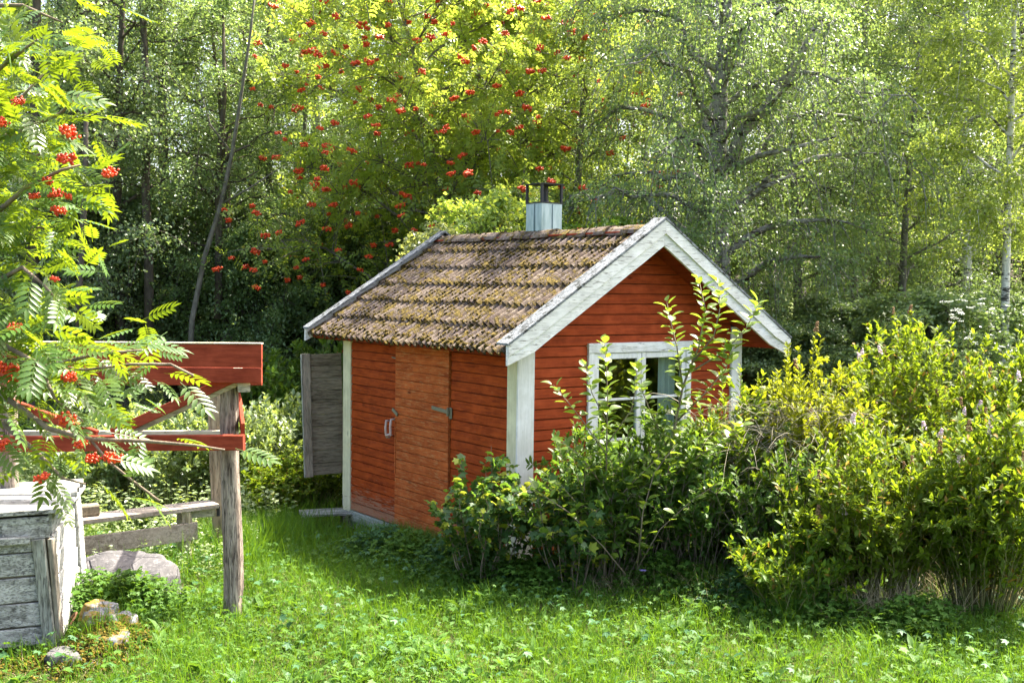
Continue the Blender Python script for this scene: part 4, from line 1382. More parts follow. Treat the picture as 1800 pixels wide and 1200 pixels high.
# undergrowth
UB = 'undergrowth bushes along the wood edge'
us = [
 (30, 19.0, 1.0, 'lf_dark', 'dark bush under the trees behind the left end of the red beam'),
 (140, 20.0, 1.2, 'lf_dark', 'dark leafy bush behind the beam left of the leaning grey stem'),
 (250, 20.5, 1.2, 'lf_birch', 'shadowed bush behind the beam right of the leaning grey stem'),
 (380, 21.0, 1.15, 'lf_birch', 'dark bush above the right end of the red beam'),
 (470, 20.0, 1.0, 'lf_birch', 'dark bush in the gap between red beam and shed roof'),
 (545, 21.5, 1.0, 'lf_birch', 'bush behind the open shutter under the roof corner'),
 (640, 21.0, 1.1, 'lf_birch', 'bush under the rowan behind the left roof edge'),
 (845, 14.9, 1.05, 'lf_willow', 'pale silvery willow bush rising behind the ridge left of the chimney'),
 (910, 14.9, 1.15, 'lf_rowan', 'yellow green bush directly behind the chimney'),
 (1020, 14.7, 1.05, 'lf_shrub', 'ferny green bush behind the ridge right of the chimney'),
 (1330, 16.2, 1.0, 'lf_birch', 'blue green bush behind the right slope of the roof'),
 (1420, 15.6, 1.0, 'lf_birch', 'grey green bush just right of the right eave'),
 (1500, 16.0, 1.15, 'lf_birch', 'green bush behind the dry grass mound'),
 (1600, 15.5, 1.2, 'lf_birch', 'leafy bush left of the slim birch foot'),
 (1690, 17.0, 1.15, 'lf_dark', 'shadowed bush touching the slim birch stem'),
 (1790, 16.8, 1.1, 'lf_birch', 'dark bush right of the slim birch stem'),
]
for px, Y, s_, lm, lb in us:
    forest('bush', None, px, Y, lb, UB, scale=s_ * 1.15, leafm=lm, barkm='bk_dark', cat='bush', name='bush', Hs=1.05 if px < 1300 else .68)
# leaning grey stem and dark limbs on the left
def stem(name, pts, radii, mat, label, cat='tree', part_name='trunk', extra=()):
    o = pts[0]
    root = empty(name, tuple(o), 0, label, cat)
    MB().tube([Vector(p) - Vector(o) for p in pts], radii, 9, rough=.08).build(part_name, mat, root, smooth=True)
    for e, er in extra:
        MB().tube([Vector(p) - Vector(o) for p in e], er, 6, rough=.08).build('limb', mat, root, smooth=True)
    return root
A = lambda px, py, Y: at(px, py, Y)
stem('leaning_sapling', [A(333, 640, 18.9), A(338, 560, 18.9), A(360, 450, 18.9), A(388, 360, 18.9), A(408, 270, 18.9), A(422, 180, 18.9), A(440, 60, 18.9), A(452, -40, 18.9)],
     [.050, .048, .042, .038, .033, .028, .022, .015], M['bk_grey'], 'leaning grey stem rising from behind the red beam to the top left',
     extra=[([A(388, 360, 18.9), A(440, 330, 18.7), A(500, 290, 18.6)], [.02, .014, .006]), ([A(408, 270, 18.9), A(370, 220, 18.8), A(350, 150, 18.8)], [.02, .014, .005])])
stem('forked_tree', [A(383, 560, 19.4), A(385, 430, 19.4), A(384, 330, 19.4), A(388, 250, 19.4), A(395, 160, 19.4), A(392, 20, 19.4)], [.07, .065, .06, .05, .04, .02], M['bk_dark'],
     'dark tree with spreading bare limbs between the beam end and the rowan',
     extra=[([A(385, 300, 19.4), A(405, 270, 19.3), A(440, 255, 19.2)], [.04, .028, .012]), ([A(385, 345, 19.4), A(355, 335, 19.3), A(345, 300, 19.2), A(350, 260, 19.2)], [.036, .03, .02, .01]),
            ([A(386, 290, 19.4), A(400, 235, 19.3), A(425, 215, 19.2)], [.03, .02, .01]), ([A(385, 320, 19.4), A(420, 320, 19.2), A(455, 300, 19.1)], [.022, .015, .008])])
stem('dark_trunk', [A(262, 620, 19.2), A(262, 480, 19.2), A(256, 330, 19.2), A(259, 180, 19.2), A(250, 0, 19.2)], [.085, .08, .07, .06, .05], M['bk_dark'], 'thick dark trunk in shadow right of the leaning grey stem foot')
stem('dark_trunk', [A(138, 620, 17.7), A(140, 500, 17.7), A(150, 330, 17.7), A(152, 160, 17.7)], [.055, .05, .045, .03], M['bk_dark'], 'thin dark trunk behind the red beam left of the leaning stem')
stem('pale_trunk', [A(526, 660, 21.6), A(525, 560, 21.6), A(527, 420, 21.6), A(535, 250, 21.6), A(540, 60, 21.6)], [.06, .055, .05, .04, .02], M['bk_grey'], 'short visible pale trunk below the rowan left of the roof corner')
# limbs of the big birch are real: two heavy arms towards the right
bb_o = birch_big
def limb_of(root, pts, radii, mat):
    inv = (Matrix.Translation(root.location) @ Matrix.Rotation(root.rotation_euler.z, 4, 'Z')).inverted()
    return MB().tube([inv @ Vector(p) for p in pts], radii, 8, rough=.06).build('limb', mat, root, smooth=True)
limb_of(bb_o, [A(1280, 300, 16.1), A(1302, 235, 15.9), A(1345, 190, 15.7), A(1400, 110, 15.5), A(1450, 20, 15.3)], [.11, .09, .075, .055, .04], M['bk_old'])
limb_of(bb_o, [A(1280, 300, 16.1), A(1330, 275, 15.7), A(1395, 260, 15.4), A(1470, 240, 15.2)], [.05, .042, .03, .015], M['bk_old'])
limb_of(bb_o, [A(1280, 380, 16.1), A(1340, 330, 15.7), A(1400, 305, 15.5)], [.045, .035, .015], M['bk_old'])
limb_of(bb_o, [A(1275, 120, 16.2), A(1320, 60, 15.9), A(1370, 10, 15.7)], [.06, .05, .035], M['bk_old'])


# ------------------------------------------------------------------ shrubs made of stems
def gen_bush(seed, w, h, nst, leaf, size, per_m=60, arch=.35, r=.006, depth=None, lmin=.25, spread0=.17, leafdir=.6, hvar=.35):
    rg = np.random.default_rng(seed)
    depth = depth or w
    wood, lf = Acc(), Acc()
    a = rg.uniform(0, 6.283, nst); q = np.sqrt(rg.uniform(0, 1, nst))
    b0 = np.stack([np.cos(a) * q * w * spread0, np.sin(a) * q * depth * spread0, np.zeros(nst)], -1)
    hh = h * (1 - hvar * q ** 2) * rg.uniform(1 - hvar, 1.05, nst)
    tip = np.stack([np.cos(a) * q * w * .5 + rg.normal(0, .06, nst) * w, np.sin(a) * q * depth * .5 + rg.normal(0, .06, nst) * depth, hh], -1)
    mid_ = (b0 + tip) / 2 + np.stack([np.cos(a), np.sin(a), np.ones(nst)], -1) * (arch * .3 * h * q)[:, None]
    mid_[:, 2] += .12 * h
    P = bez(b0, mid_, tip, 7)
    P[:, 1:] += rg.normal(0, .015, (nst, 6, 3))
    Ln = np.linalg.norm(np.diff(P, axis=1), axis=2).sum(1)
    v, f = polytubes(P, np.tile(np.linspace(r, r * .25, 7), (nst, 1)), 4); wood.add(v, f)
    # short side shoots
    ns = 5
    si = np.repeat(np.arange(nst), ns); u = rg.uniform(.3, .92, nst * ns)
    fi = u * 5.999; i0 = fi.astype(int); fr_ = (fi - i0)[:, None]
    sb = P[si, i0] * (1 - fr_) + P[si, i0 + 1] * fr_
    sd_ = unit(rg.normal(0, 1, (len(si), 3)) * np.array([1, 1, .5]) + np.array([0, 0, .7]))
    sl = rg.uniform(.08, .24, len(si)) * h * .55
    st_ = sb + sd_ * sl[:, None]
    SP = bez(sb, (sb + st_) / 2 + np.array([0, 0, .02]), st_, 4)
    v, f = polytubes(SP, np.tile(np.linspace(r * .5, r * .15, 4), (len(si), 1)), 3); wood.add(v, f)
    # leaves along both
    cnt = np.maximum((Ln * per_m * .6).astype(int), 3)
    ti = np.repeat(np.arange(nst), cnt); u = rg.uniform(lmin, 1, len(ti)); fi = u * 5.999; i0 = fi.astype(int); fr_ = (fi - i0)[:, None]
    lp1 = P[ti, i0] * (1 - fr_) + P[ti, i0 + 1] * fr_; ax1 = unit(P[ti, i0 + 1] - P[ti, i0])
    c2 = np.maximum((sl * per_m).astype(int), 2)
    tj = np.repeat(np.arange(len(si)), c2); u2 = rg.uniform(.1, 1, len(tj))[:, None]
    lp2 = sb[tj] * (1 - u2) + st_[tj] * u2; ax2 = unit(st_[tj] - sb[tj])
    lp = np.concatenate([lp1, lp2]); ax = np.concatenate([ax1, ax2])
    n = len(lp)
    rad = unit(np.cross(ax, rg.normal(0, 1, (n, 3))))
    D = unit(rad * leafdir + ax * (1 - leafdir * .6) + np.array([0, 0, .05]))
    Nn = ax * .6 + np.array([0, 0, .8]) + rg.normal(0, .3, (n, 3))
    v, f = scatter(leaf[0], leaf[1], lp, frames(D, Nn), size * rg.uniform(.6, 1.2, n)); lf.add(v, f)
    return wood, lf, P
bush_meshes = {}
def shrub(name, px, Y, gen, stemm, leafm, label, cat='shrub', group=None, rz=0, sink=.02):
    x = (px - 900) / F_PX * Y
    root = empty(name, (x, Y, g1(x, Y) - sink), rz, label, cat, group)
    if id(gen) not in bush_meshes:
        bush_meshes[id(gen)] = (gen[0].mesh('stems', stemm, True), gen[1].mesh('foliage', leafm), gen)
    ms = bush_meshes[id(gen)]
    for nm, me, mt in (('stems', ms[0], stemm), ('foliage', ms[1], leafm)):
        o = link(nm, me, root)
        o.material_slots[0].link = 'OBJECT'; o.material_slots[0].material = mt
    return root
LO, LLB = leaf_oval(.3), leaf_lobed(5, .45)
GS = 'shrubs growing on the right of the shed'
L4s = leaf4(.20, .06, .1)
sp = {}
sp['a'] = shrub('spirea_shrub', 1540, 8.75, gen_bush(31, 1.4, 1.58, 120, L4s, .068, 85, .2, lmin=.16), M['stemg'], M['lf_spirea'], 'upright bright green spirea in front, with bare stems showing at its foot', group=GS)
sp['b'] = shrub('spirea_shrub', 1735, 8.5, gen_bush(32, 1.4, 1.68, 120, L4s, .068, 85, .25, lmin=.16), M['stemg'], M['lf_spirea'], 'green spirea with pale pink flower spikes at the right edge', group=GS)
sp['c'] = shrub('golden_shrub', 1425, 9.9, gen_bush(33, 1.25, 2.15, 100, L4s, .062, 85, .2, lmin=.16), M['stemg'], M['lf_gold'], 'golden yellow shrub top right of the roof end', group=GS)
sp['d'] = shrub('spirea_shrub', 1620, 10.4, gen_bush(34, 1.9, 2.3, 150, L4s, .068, 72, .2, lmin=.16), M['stemg'], M['lf_spirea'], 'tall green spirea standing behind the bright front one', group=GS)
sp['e'] = shrub('spirea_shrub', 1850, 10.0, gen_bush(35, 1.5, 2.2, 110, L4s, .068, 72, .2, lmin=.16), M['stemg'], M['lf_spirea'], 'tall spirea cut by the right edge behind the pink spikes', group=GS)
sp['f'] = shrub('low_shrub', 1400, 8.45, gen_bush(36, .95, .75, 60, L4s, .065, 85, .4, lmin=.16), M['stemg'], M['lf_spirea'], 'low yellowish bush on the grass left of the bare stems', group=GS)
sp['g'] = shrub('green_shrub', 1060, 9.45, gen_bush(37, 1.25, 1.42, 110, L4, .075, 75, .3, lmin=.06), M['twig'], M['lf_shrub'], 'dense deep green shrub under the window left half', group=GS)
sp['h'] = shrub('green_shrub', 1225, 9.6, gen_bush(38, 1.4, 1.35, 100, L4s, .07, 70, .3, lmin=.06), M['twig'], M['lf_shrub'], 'dark green shrub under the window right half', group=GS)
sp['i'] = shrub('green_shrub', 1330, 10.3, gen_bush(39, 1.3, 1.6, 90, L4s, .065, 68, .3, lmin=.1), M['twig'], M['lf_spirea'], 'olive green shrub below the far right corner board', group=GS)
sp['j'] = shrub('green_shrub', 1400, 9.3, gen_bush(40, 1.3, 1.35, 90, L4s, .065, 68, .35, lmin=.06), M['twig'], M['lf_shrub'], 'dark shrub in the hollow left of the bright front spirea', group=GS)
sp['k'] = shrub('currant_bush', 848, 9.35, gen_bush(41, .85, 1.15, 34, LLB, .085, 40, .5, leafdir=.8, lmin=.08), M['twig'], M['lf_cur'], 'currant bush with lobed leaves covering the near corner board', group=GS)
sp['l'] = shrub('currant_bush', 1005, 9.2, gen_bush(42, 1.0, 1.1, 44, LLB, .08, 44, .4, leafdir=.8, lmin=.08), M['twig'], M['lf_cur'], 'second lobed leaf currant right of the near corner board', group=GS)

sp['m'] = shrub('green_shrub', 1292, 9.75, gen_bush(43, .75, 1.85, 46, L4s, .07, 70, .2, lmin=.1), M['twig'], M['lf_spirea'], 'narrow upright green shrub hiding the far right corner board', group=GS)
sp['n'] = shrub('green_shrub', 1150, 9.45, gen_bush(44, .9, 1.55, 56, L4, .075, 62, .3, lmin=.08), M['twig'], M['lf_shrub'], 'leafy shrub reaching the middle glazing bars of the window', group=GS)
# young tall saplings with large oval leaves; each big leaf is its own part
def big_leaf_mesh(seed, mat, size):
    r = random.Random(seed)
    v, f = leaf_oval(r.uniform(.30, .38), r.uniform(.04, .14), r.uniform(.05, .35))
    v = v * size
    return npmesh('leaf', v, f, mat, smooth=True)
blm = [big_leaf_mesh(s, M['lf_sap'], 1.0) for s in range(6)]
def sapling(name, stems, label, nleaf, size, seed, parts_=True):
    rr = random.Random(seed)
    o = Vector(stems[0][0][0])
    root = empty(name, tuple(o), 0, label, 'sapling', 'large leaved saplings by the window')
    cnt = 0
    for pts, r0 in stems:
        pts = [Vector(p) for p in pts]
        n = len(pts)
        MB().tube([p - o for p in pts], [r0 * (1 - .8 * i / (n - 1)) for i in range(n)], 6).build('stem', M['twig'], root, smooth=True)
        # leaf positions
        Ltot = sum((pts[i + 1] - pts[i]).length for i in range(n - 1))
        m = max(3, int(nleaf * Ltot))
        for k in range(m):
            t_ = (k + .5) / m * .98 + .02
            if t_ < .12 and n > 3: continue
            d = t_ * Ltot
            for i in range(n - 1):
                sl = (pts[i + 1] - pts[i]).length
                if d <= sl or i == n - 2: break
                d -= sl
            ax = (pts[i + 1] - pts[i]).normalized()
            p = pts[i] + ax * min(d, sl)
            az = k * 2.4 + rr.uniform(-.5, .5)
            rad = Vector((math.cos(az), math.sin(az), 0))
            D = (rad * .9 + ax * (.25 + .6 * t_ ** 3) + Vector((0, 0, rr.uniform(-.15, .35)))).normalized()
            up_ = (Vector((0, 0, 1)) * .8 + ax * .3 + Vector((rr.uniform(-.4, .4), rr.uniform(-.4, .4), 0))).normalized()
            X = D.cross(up_).normalized(); Z = X.cross(D)
            lf_ = link('leaf', rr.choice(blm), root)
            s_ = size * rr.uniform(.6, 1.15) * (1 - .25 * t_)
            lf_.matrix_local = Matrix.Translation(p - o + D * .02) @ Matrix((X, D, Z)).transposed().to_4x4() @ Matrix.Scale(s_, 4)
            cnt += 1
    return root, cnt
Ys = 9.35
S1 = [
 ([A(1170, 1010, 9.3), A(1172, 900, Ys), A(1180, 780, Ys), A(1200, 680, Ys), A(1228, 610, Ys), A(1240, 545, Ys), A(1228, 490, Ys)], .016),
 ([A(1200, 680, Ys), A(1190, 610, Ys), A(1180, 570, Ys), A(1172, 530, Ys)], .008),
 ([A(1215, 640, Ys), A(1255, 590, 9.3), A(1266, 540, 9.3), A(1262, 495, 9.3)], .008),
 ([A(1220, 650, Ys), A(1270, 620, 9.3), A(1310, 580, 9.25), A(1335, 530, 9.25)], .008),
 ([A(1190, 740, Ys), A(1240, 690, 9.25), A(1275, 650, 9.2), A(1290, 610, 9.2)], .007),
 ([A(1180, 800, Ys), A(1150, 740, 9.25), A(1130, 690, 9.2), A(1125, 650, 9.2)], .007),
 ([A(1178, 840, Ys), A(1230, 800, 9.2), A(1280, 770, 9.1), A(1310, 740, 9.1)], .007),
]
s1, c1 = sapling('young_tree', S1, 'tall sapling with big yellow green leaves rising in front of the right gable slope', 46, .135, 5)
S2 = [
 ([A(1062, 1010, 9.1), A(1064, 900, 9.1), A(1066, 800, 9.1), A(1068, 700, 9.1), A(1066, 640, 9.1), A(1062, 598, 9.1)], .010),
 ([A(1066, 800, 9.1), A(1025, 740, 9.05), A(985, 690, 9.0), A(972, 676, 9.0)], .006),
 ([A(1067, 780, 9.1), A(1110, 720, 9.05), A(1120, 670, 9.0), A(1116, 640, 9.0)], .006),
 ([A(1064, 860, 9.1), A(1020, 800, 9.0), A(980, 770, 8.95)], .006),
 ([A(1064, 900, 9.1), A(1110, 850, 9.0), A(1160, 800, 8.95)], .006),
 ([A(1063, 930, 9.1), A(1010, 880, 8.95), A(985, 850, 8.9)], .006),
 ([A(1066, 740, 9.1), A(1040, 690, 9.05), A(1030, 640, 9.05)], .006),
]
s2, c2 = sapling('young_tree', S2, 'smaller sapling with oval leaves in front of the left window sash', 42, .12, 6)
S3 = [
 ([A(1120, 1000, 8.9), A(1160, 930, 8.9), A(1215, 880, 8.85), A(1260, 850, 8.8)], .006),
 ([A(1100, 1010, 8.9), A(1060, 960, 8.8), A(1000, 900, 8.75), A(940, 860, 8.7)], .007),
 ([A(1120, 1000, 8.9), A(1130, 900, 8.8), A(1150, 830, 8.8), A(1190, 780, 8.8)], .006),
]
s3, c3 = sapling('young_tree', S3, 'low arching shoots with oval leaves spreading over the grass edge', 24, .11, 8)

# pink spikes of the spirea
def spike(seed):
    r = np.random.default_rng(seed); n = 46
    z = r.uniform(0, 1, n); a = r.uniform(0, 6.28, n); rad = .018 * (1 - z * .8) + .003
    P = np.stack([np.cos(a) * rad, np.sin(a) * rad, z * .085], -1)
    V, F_ = scatter(OV, OFc, P, np.tile(np.eye(3), (n, 1, 1)), .007 * r.uniform(.7, 1.3, n)); return V, F_
spm = [npmesh('flower_spike', *spike(s), M['pink'], smooth=True) for s in range(3)]
spb = [npmesh('flower_spike', *spike(s + 9), M['seed'], smooth=True) for s in range(2)]
for key, pts in (('b', [(1783, 745, 8.3), (1778, 760, 8.3), (1740, 750, 8.3), (1737, 765, 8.3), (1685, 815, 8.25), (1690, 810, 8.25), (1625, 755, 8.3), (1790, 670, 8.6)]),
                 ('a', [(1497, 740, 8.6), (1500, 745, 8.6), (1651, 770, 8.5), (1485, 905, 8.35)]),
                 ('d', [(1515, 628, 10.0), (1511, 632, 10.0), (1548, 622, 10.0), (1694, 730, 9.8), (1720, 720, 9.8)])):
    for q_ in pts:
        o = link('flower_spike', rs.choice(spm), sp[key], None, (rs.uniform(-.3, .3), rs.uniform(-.3, .3), 0), rs.uniform(.7, 1.1))
        o.location = A(*q_) - sp[key].location
for key, n in (('c', 9), ('d', 26), ('e', 10), ('a', 8), ('b', 10)):
    tips = {'c': gen_bush(33, 1.25, 2.15, 100, L4s, .055, 1, .2, lmin=.16), 'd': gen_bush(34, 1.9, 2.3, 150, L4s, .058, 1, .2, lmin=.16), 'e': gen_bush(35, 1.5, 2.2, 110, L4s, .058, 1, .2, lmin=.16),
            'a': gen_bush(31, 1.4, 1.58, 120, L4s, .058, 1, .2, lmin=.16), 'b': gen_bush(32, 1.4, 1.68, 120, L4s, .058, 1, .25, lmin=.16)}[key][2][:, -1]
    for i in rs.sample(range(len(tips)), n):
        link('flower_spike', rs.choice(spb), sp[key], tuple(tips[i]), (rs.uniform(-.2, .2), rs.uniform(-.2, .2), 0), rs.uniform(.7, 1.2))

# ------------------------------------------------------------------ the near rowan on the left, its leaves as parts
cl = []
for s in range(5):
    v, f = compound(6)
    r = random.Random(s)
    k = r.uniform(-.5, .5); dr = r.uniform(.1, .6)
    v = v.copy(); v[:, 0] += k * .3 * v[:, 1] ** 2; v[:, 2] -= dr * .5 * v[:, 1] ** 2
    cl.append(npmesh('leaf', v, f, M['lf_rowan_n']))
near = empty('rowan_tree', (-3.05, 5.4, 0), 0, 'near rowan reaching in from the left edge with big berries and sunlit feathered leaves', 'rowan')
no = near.location
trunk = [(-3.05, 5.4, -.05), (-3.02, 5.4, 1.2), (-2.95, 5.45, 2.4), (-2.85, 5.5, 3.6), (-2.8, 5.5, 4.6), (-2.75, 5.5, 5.4)]
MB().tube([Vector(p) - no for p in trunk], [.085, .075, .06, .045, .03, .015], 10, rough=.05).build('trunk', M['bk_grey'], near, smooth=True)
NB = [
 # branches given as pixel, pixel, distance
 [(-163, 380, 5.3), (-33, 250, 5.1), (26, 235, 5.0), (106, 200, 4.9), (146, 160, 4.85)],
 [(-163, 300, 5.3), (-13, 130, 5.1), (39, 90, 5.0), (66, 70, 4.9)],
 [(-163, 480, 5.3), (-13, 380, 5.0), (46, 330, 4.9), (106, 300, 4.8), (141, 290, 4.8)],
 [(-163, 560, 5.3), (-13, 500, 5.0), (39, 470, 4.9), (76, 500, 4.85), (116, 545, 4.8)],
 [(-145, 640, 5.3), (-5, 600, 4.9), (69, 640, 4.8), (96, 700, 4.75), (146, 740, 4.7)],
 [(-140, 600, 5.3), (0, 633, 4.9), (90, 642, 4.8), (170, 622, 4.7), (250, 615, 4.65)],
 [(-100, 640, 5.2), (20, 705, 4.8), (85, 753, 4.7), (159, 772, 4.65), (255, 775, 4.6), (340, 782, 4.6), (395, 790, 4.6)],
 [(-140, 100, 5.3), (-30, 10, 5.1), (40, 10, 5.0), (110, 40, 4.95)],
 [(-163, 420, 5.3), (-13, 300, 5.4), (36, 290, 5.4), (106, 250, 5.4)],
 [(-163, 250, 5.3), (-33, 180, 5.3), (39, 170, 5.3), (76, 130, 5.3)],
 [(-100, 690, 5.2), (0, 740, 4.9), (60, 790, 4.8), (110, 840, 4.8), (150, 850, 4.8)],
 [(60, 640, 4.8), (150, 650, 4.75), (230, 640, 4.7), (300, 640, 4.7), (340, 660, 4.7)],
 [(-163, 520, 5.3), (-13, 440, 5.3), (39, 400, 5.3), (76, 400, 5.25)],
 [(159, 772, 4.65), (190, 810, 4.6), (240, 850, 4.6), (280, 880, 4.6)],
]
rr = random.Random(21)
cents = []
for bi, pts in enumerate(NB):
    P_ = [A(*p) for p in pts]
    MB().tube([p - no for p in P_], [.016 * (1 - .75 * i / (len(P_) - 1)) if bi not in (11, 13) else .006 for i in range(len(P_))], 6).build('branch', M['twig'], near, smooth=True)
    for i in range(len(P_) - 1):
        seg = P_[i + 1] - P_[i]; n = max(2, int(seg.length / .055))
        for k in range(n):
            if i == 0 and k < n * .6: continue
            cents.append((P_[i] + seg * ((k + rr.random()) / n), seg.normalized(), (i + k / n) / (len(P_) - 1), bi))
rr.shuffle(cents)
dens = {11: .4, 6: .25, 13: .25, 5: .5, 7: .35, 10: .4, 1: .4, 4: .8}
nl_ = 0
for (p, ax, t_, bi) in cents * 4:
    if nl_ >= 296: break
    if rr.random() > dens.get(bi, 1.0): continue
    q = p + Vector((rr.gauss(-.02, .055), rr.gauss(0, .14), rr.gauss(0, .085)))
    D = (Vector((rr.gauss(0, 1), rr.gauss(0, .9), rr.gauss(-.1, .45))) + ax * .9).normalized()
    up_ = Vector((rr.gauss(0, .4), rr.gauss(-.1, .4), 1)).normalized()
    X = D.cross(up_).normalized(); Z = X.cross(D)
    o = link('leaf', rr.choice(cl), near)
    o.matrix_local = Matrix.Translation(q - no) @ Matrix((X, D, Z)).transposed().to_4x4() @ Matrix.Scale(rr.uniform(.145, .205), 4)
    nl_ += 1
# the remaining leaves of the same crown, too many to pick apart
tv, tf = compound(6)
Pm, Rmm, Sm = [], [], []
for _ in range(460):
    p, ax, t_, bi = rr.choice(cents)
    if bi in (6, 10, 11, 13): continue
    q = p + Vector((rr.gauss(-.05, .13), rr.gauss(.25, .25), rr.gauss(0, .12)))
    D = unit(np.array([rr.gauss(0, 1), rr.gauss(0, .9), rr.gauss(-.15, .5)]))
    Pm.append(np.array(q - no)); Rmm.append(frames(D[None], np.array([[rr.gauss(0, .4), rr.gauss(0, .4), 1.]]))[0]); Sm.append(rr.uniform(.14, .2))
v, f = scatter(tv, tf, np.array(Pm), np.array(Rmm), np.array(Sm))
o = link('foliage', npmesh('foliage', v, f, M['lf_rowan_n']), near); o['kind'] = 'stuff'
bnm = [berry_mesh(40 + s, 46, .0068, .036, .6, (IV, IF)) for s in range(4)]
for px, py, Y, s_ in ((122, 232, 4.7, 1.05), (117, 279, 4.7, 1.0), (194, 303, 4.7, .85), (32, 178, 4.8, .7), (2, 215, 4.8, .8), (97, 341, 4.8, .8), (103, 370, 4.8, .8), (84, 318, 4.8, .6), (120, 345, 4.85, .5),
                      (118, 661, 4.6, .9), (116, 736, 4.6, 1.05), (142, 780, 4.6, .7), (165, 805, 4.6, .8), (197, 804, 4.6, 1.0), (73, 839, 4.6, .8), (28, 575, 4.7, .8), (8, 645, 4.7, .8), (22, 650, 4.7, .8), (20, 664, 4.75, .8), (96, 490, 4.8, .5), (2, 780, 4.6, .8), (60, 345, 4.9, .6), (10, 640, 5.0, .6)):
    o = link('berry_cluster', rr.choice(bnm), near, tuple(A(px, py, Y) - no), (rr.uniform(-.4, .4), rr.uniform(-.4, .4), rr.uniform(0, 6)), s_ * 1.2)

# ------------------------------------------------------------------ ground cover
rg = np.random.default_rng(77)
cy_, sy_ = math.cos(R(YAW)), math.sin(R(YAW))
def in_shed(x, y, m=.03):
    dx, dy = x - .038, y - 9.97
    lx = dx * cy_ + dy * sy_; ly = -dx * sy_ + dy * cy_
    return (lx > -m) & (lx < W_ + m) & (ly > -m) & (ly < L_ + m)
def in_well(x, y):
    dx, dy = x + 3.13, y - 7.69
    # oblique axes
    det = wx.x * wy.y - wx.y * wy.x
    a = (dx * wy.y - dy * wy.x) / det; b = (wx.x * dy - wx.y * dx) / det
    return (a > -1.5) & (a < .03) & (b > -.03) & (b < 1.2)
def in_rock(x, y): return (((x + 3.08) / .52) ** 2 + ((y - 8.95) / .4) ** 2 < 1)
def field(n, y0, y1, margin=1.2, dens=None):
    """random points in the visible wedge"""
    y = np.sqrt(rg.uniform(y0 ** 2, y1 ** 2, n))
    x = rg.uniform(-1, 1, n) * (.47 * y + margin)
    k = ~(in_shed(x, y) | in_well(x, y) | in_rock(x, y))
    if dens is not None: k &= rg.uniform(0, 1, n) < dens(x, y)
    x, y = x[k], y[k]
    return np.stack([x, y, gz(x, y)], -1)
def sn(x, y, s, o=0.0):
    return .5 + .5 * (np.sin(x * s + o) * np.cos(y * s * 1.17 + o * 2) * .6 + np.sin(x * s * 2.3 + y * s * 1.9 + o) * .4)
def upright(n, tilt=.25):
    a = rg.uniform(0, 6.283, n); t1, t2 = rg.normal(0, tilt, n), rg.normal(0, tilt, n)
    Z = unit(np.stack([t1, t2, np.ones(n)], -1)); X = np.stack([np.cos(a), np.sin(a), np.zeros(n)], -1)
    Y_ = unit(np.cross(Z, X)); X = np.cross(Y_, Z)
    return np.stack([X, Y_, Z], -1)
def shrubzone(x, y):     # deep shade below the shrubs, little grass there
    return ((x > .55) & (y > 8.9) & (y < 12)) | ((x > 1.9) & (y > 8.35) & (y < 12))
mound = lambda x, y: np.exp(-(((x + 2.95) / .55) ** 2 + ((y - 7.15) / .5) ** 2))

bv, bf = blade(3)
BS = blade(2)
def blades(P, h, w, tilt=.28, tm=None):
    n = len(P); Rm = upright(n, tilt)
    tm = tm or (bv, bf)
    return scatter(tm[0], tm[1], P, Rm, np.stack([w * rg.uniform(.7, 1.3, n), h, h], -1))
acc = Acc()
# short lawn blades
P = field(105000, 6.3, 11.5, .8, lambda x, y: np.where(shrubzone(x, y), .25, 1) * (1 - .45 * mound(x, y)) * (.35 + .65 * sn(x, y, 2.1, .5)))
hz = (.085 + .15 * sn(P[:, 0], P[:, 1], 1.7, 1.3)) * rg.uniform(.5, 1.3, len(P))
acc.add(*blades(P, hz, .0042, .35, BS))
# tall tufts
def tufts(cent, n_each, rad, h, w=.006, tilt=.32):
    n = len(cent) * n_each
    C = np.repeat(np.asarray(cent, float), n_each, 0)
    off = rg.normal(0, rad, (n, 2)); x, y = C[:, 0] + off[:, 0], C[:, 1] + off[:, 1]
    k = ~(in_shed(x, y, .02) | in_well(x, y))
    P = np.stack([x, y, gz(x, y)], -1)[k]
    hh = h * rg.uniform(.45, 1.15, len(P))
    acc.add(*blades(P, hh, w, tilt))
T_ = field(1500, 6.6, 10.5, .4, lambda x, y: np.where(shrubzone(x, y), .3, 1) * (1 - mound(x, y)))
tufts(T_[:, :2], 15, .05, .25, .0055, .42)
# long grass along the door wall and around its far corner
wl = []
for _ in range(170):
    s = rs.uniform(-.1, 2.1); d = abs(rs.gauss(0, .32)) + .04
    wl.append((.038 - sy_ * s - cy_ * d, 9.97 + cy_ * s - sy_ * d))
tufts(wl, 24, .05, .30, .0055)
wl = [(rs.gauss(-2.5, .28), rs.gauss(11.2, .7)) for _ in range(220)]
tufts(wl, 26, .06, .46, .0065, .4)
# grass tuft right middle and some on the meadow
wl = [(rs.gauss(2.15, .16), rs.gauss(8.25, .1)) for _ in range(18)] + [(rs.gauss(1.75, .2), rs.gauss(9.0, .1)) for _ in range(16)] + [(rs.gauss(-3.0, .12), rs.gauss(8.35, .1)) for _ in range(10)]
tufts(wl, 30, .04, .36, .006, .35)
P = field(60000, 11, 22, 1.5, lambda x, y: np.where(x > 1.0, .15, 1))
acc.add(*blades(P, (.16 + .16 * sn(P[:, 0], P[:, 1], 1.1, 2.2)) * rg.uniform(.5, 1.2, len(P)), .009, .35, BS))
g = link('grass', acc.mesh('grass', M['grass'])); tag(g, 'green grass blades and tall tufts covering the clearing', 'grass', kind='stuff')

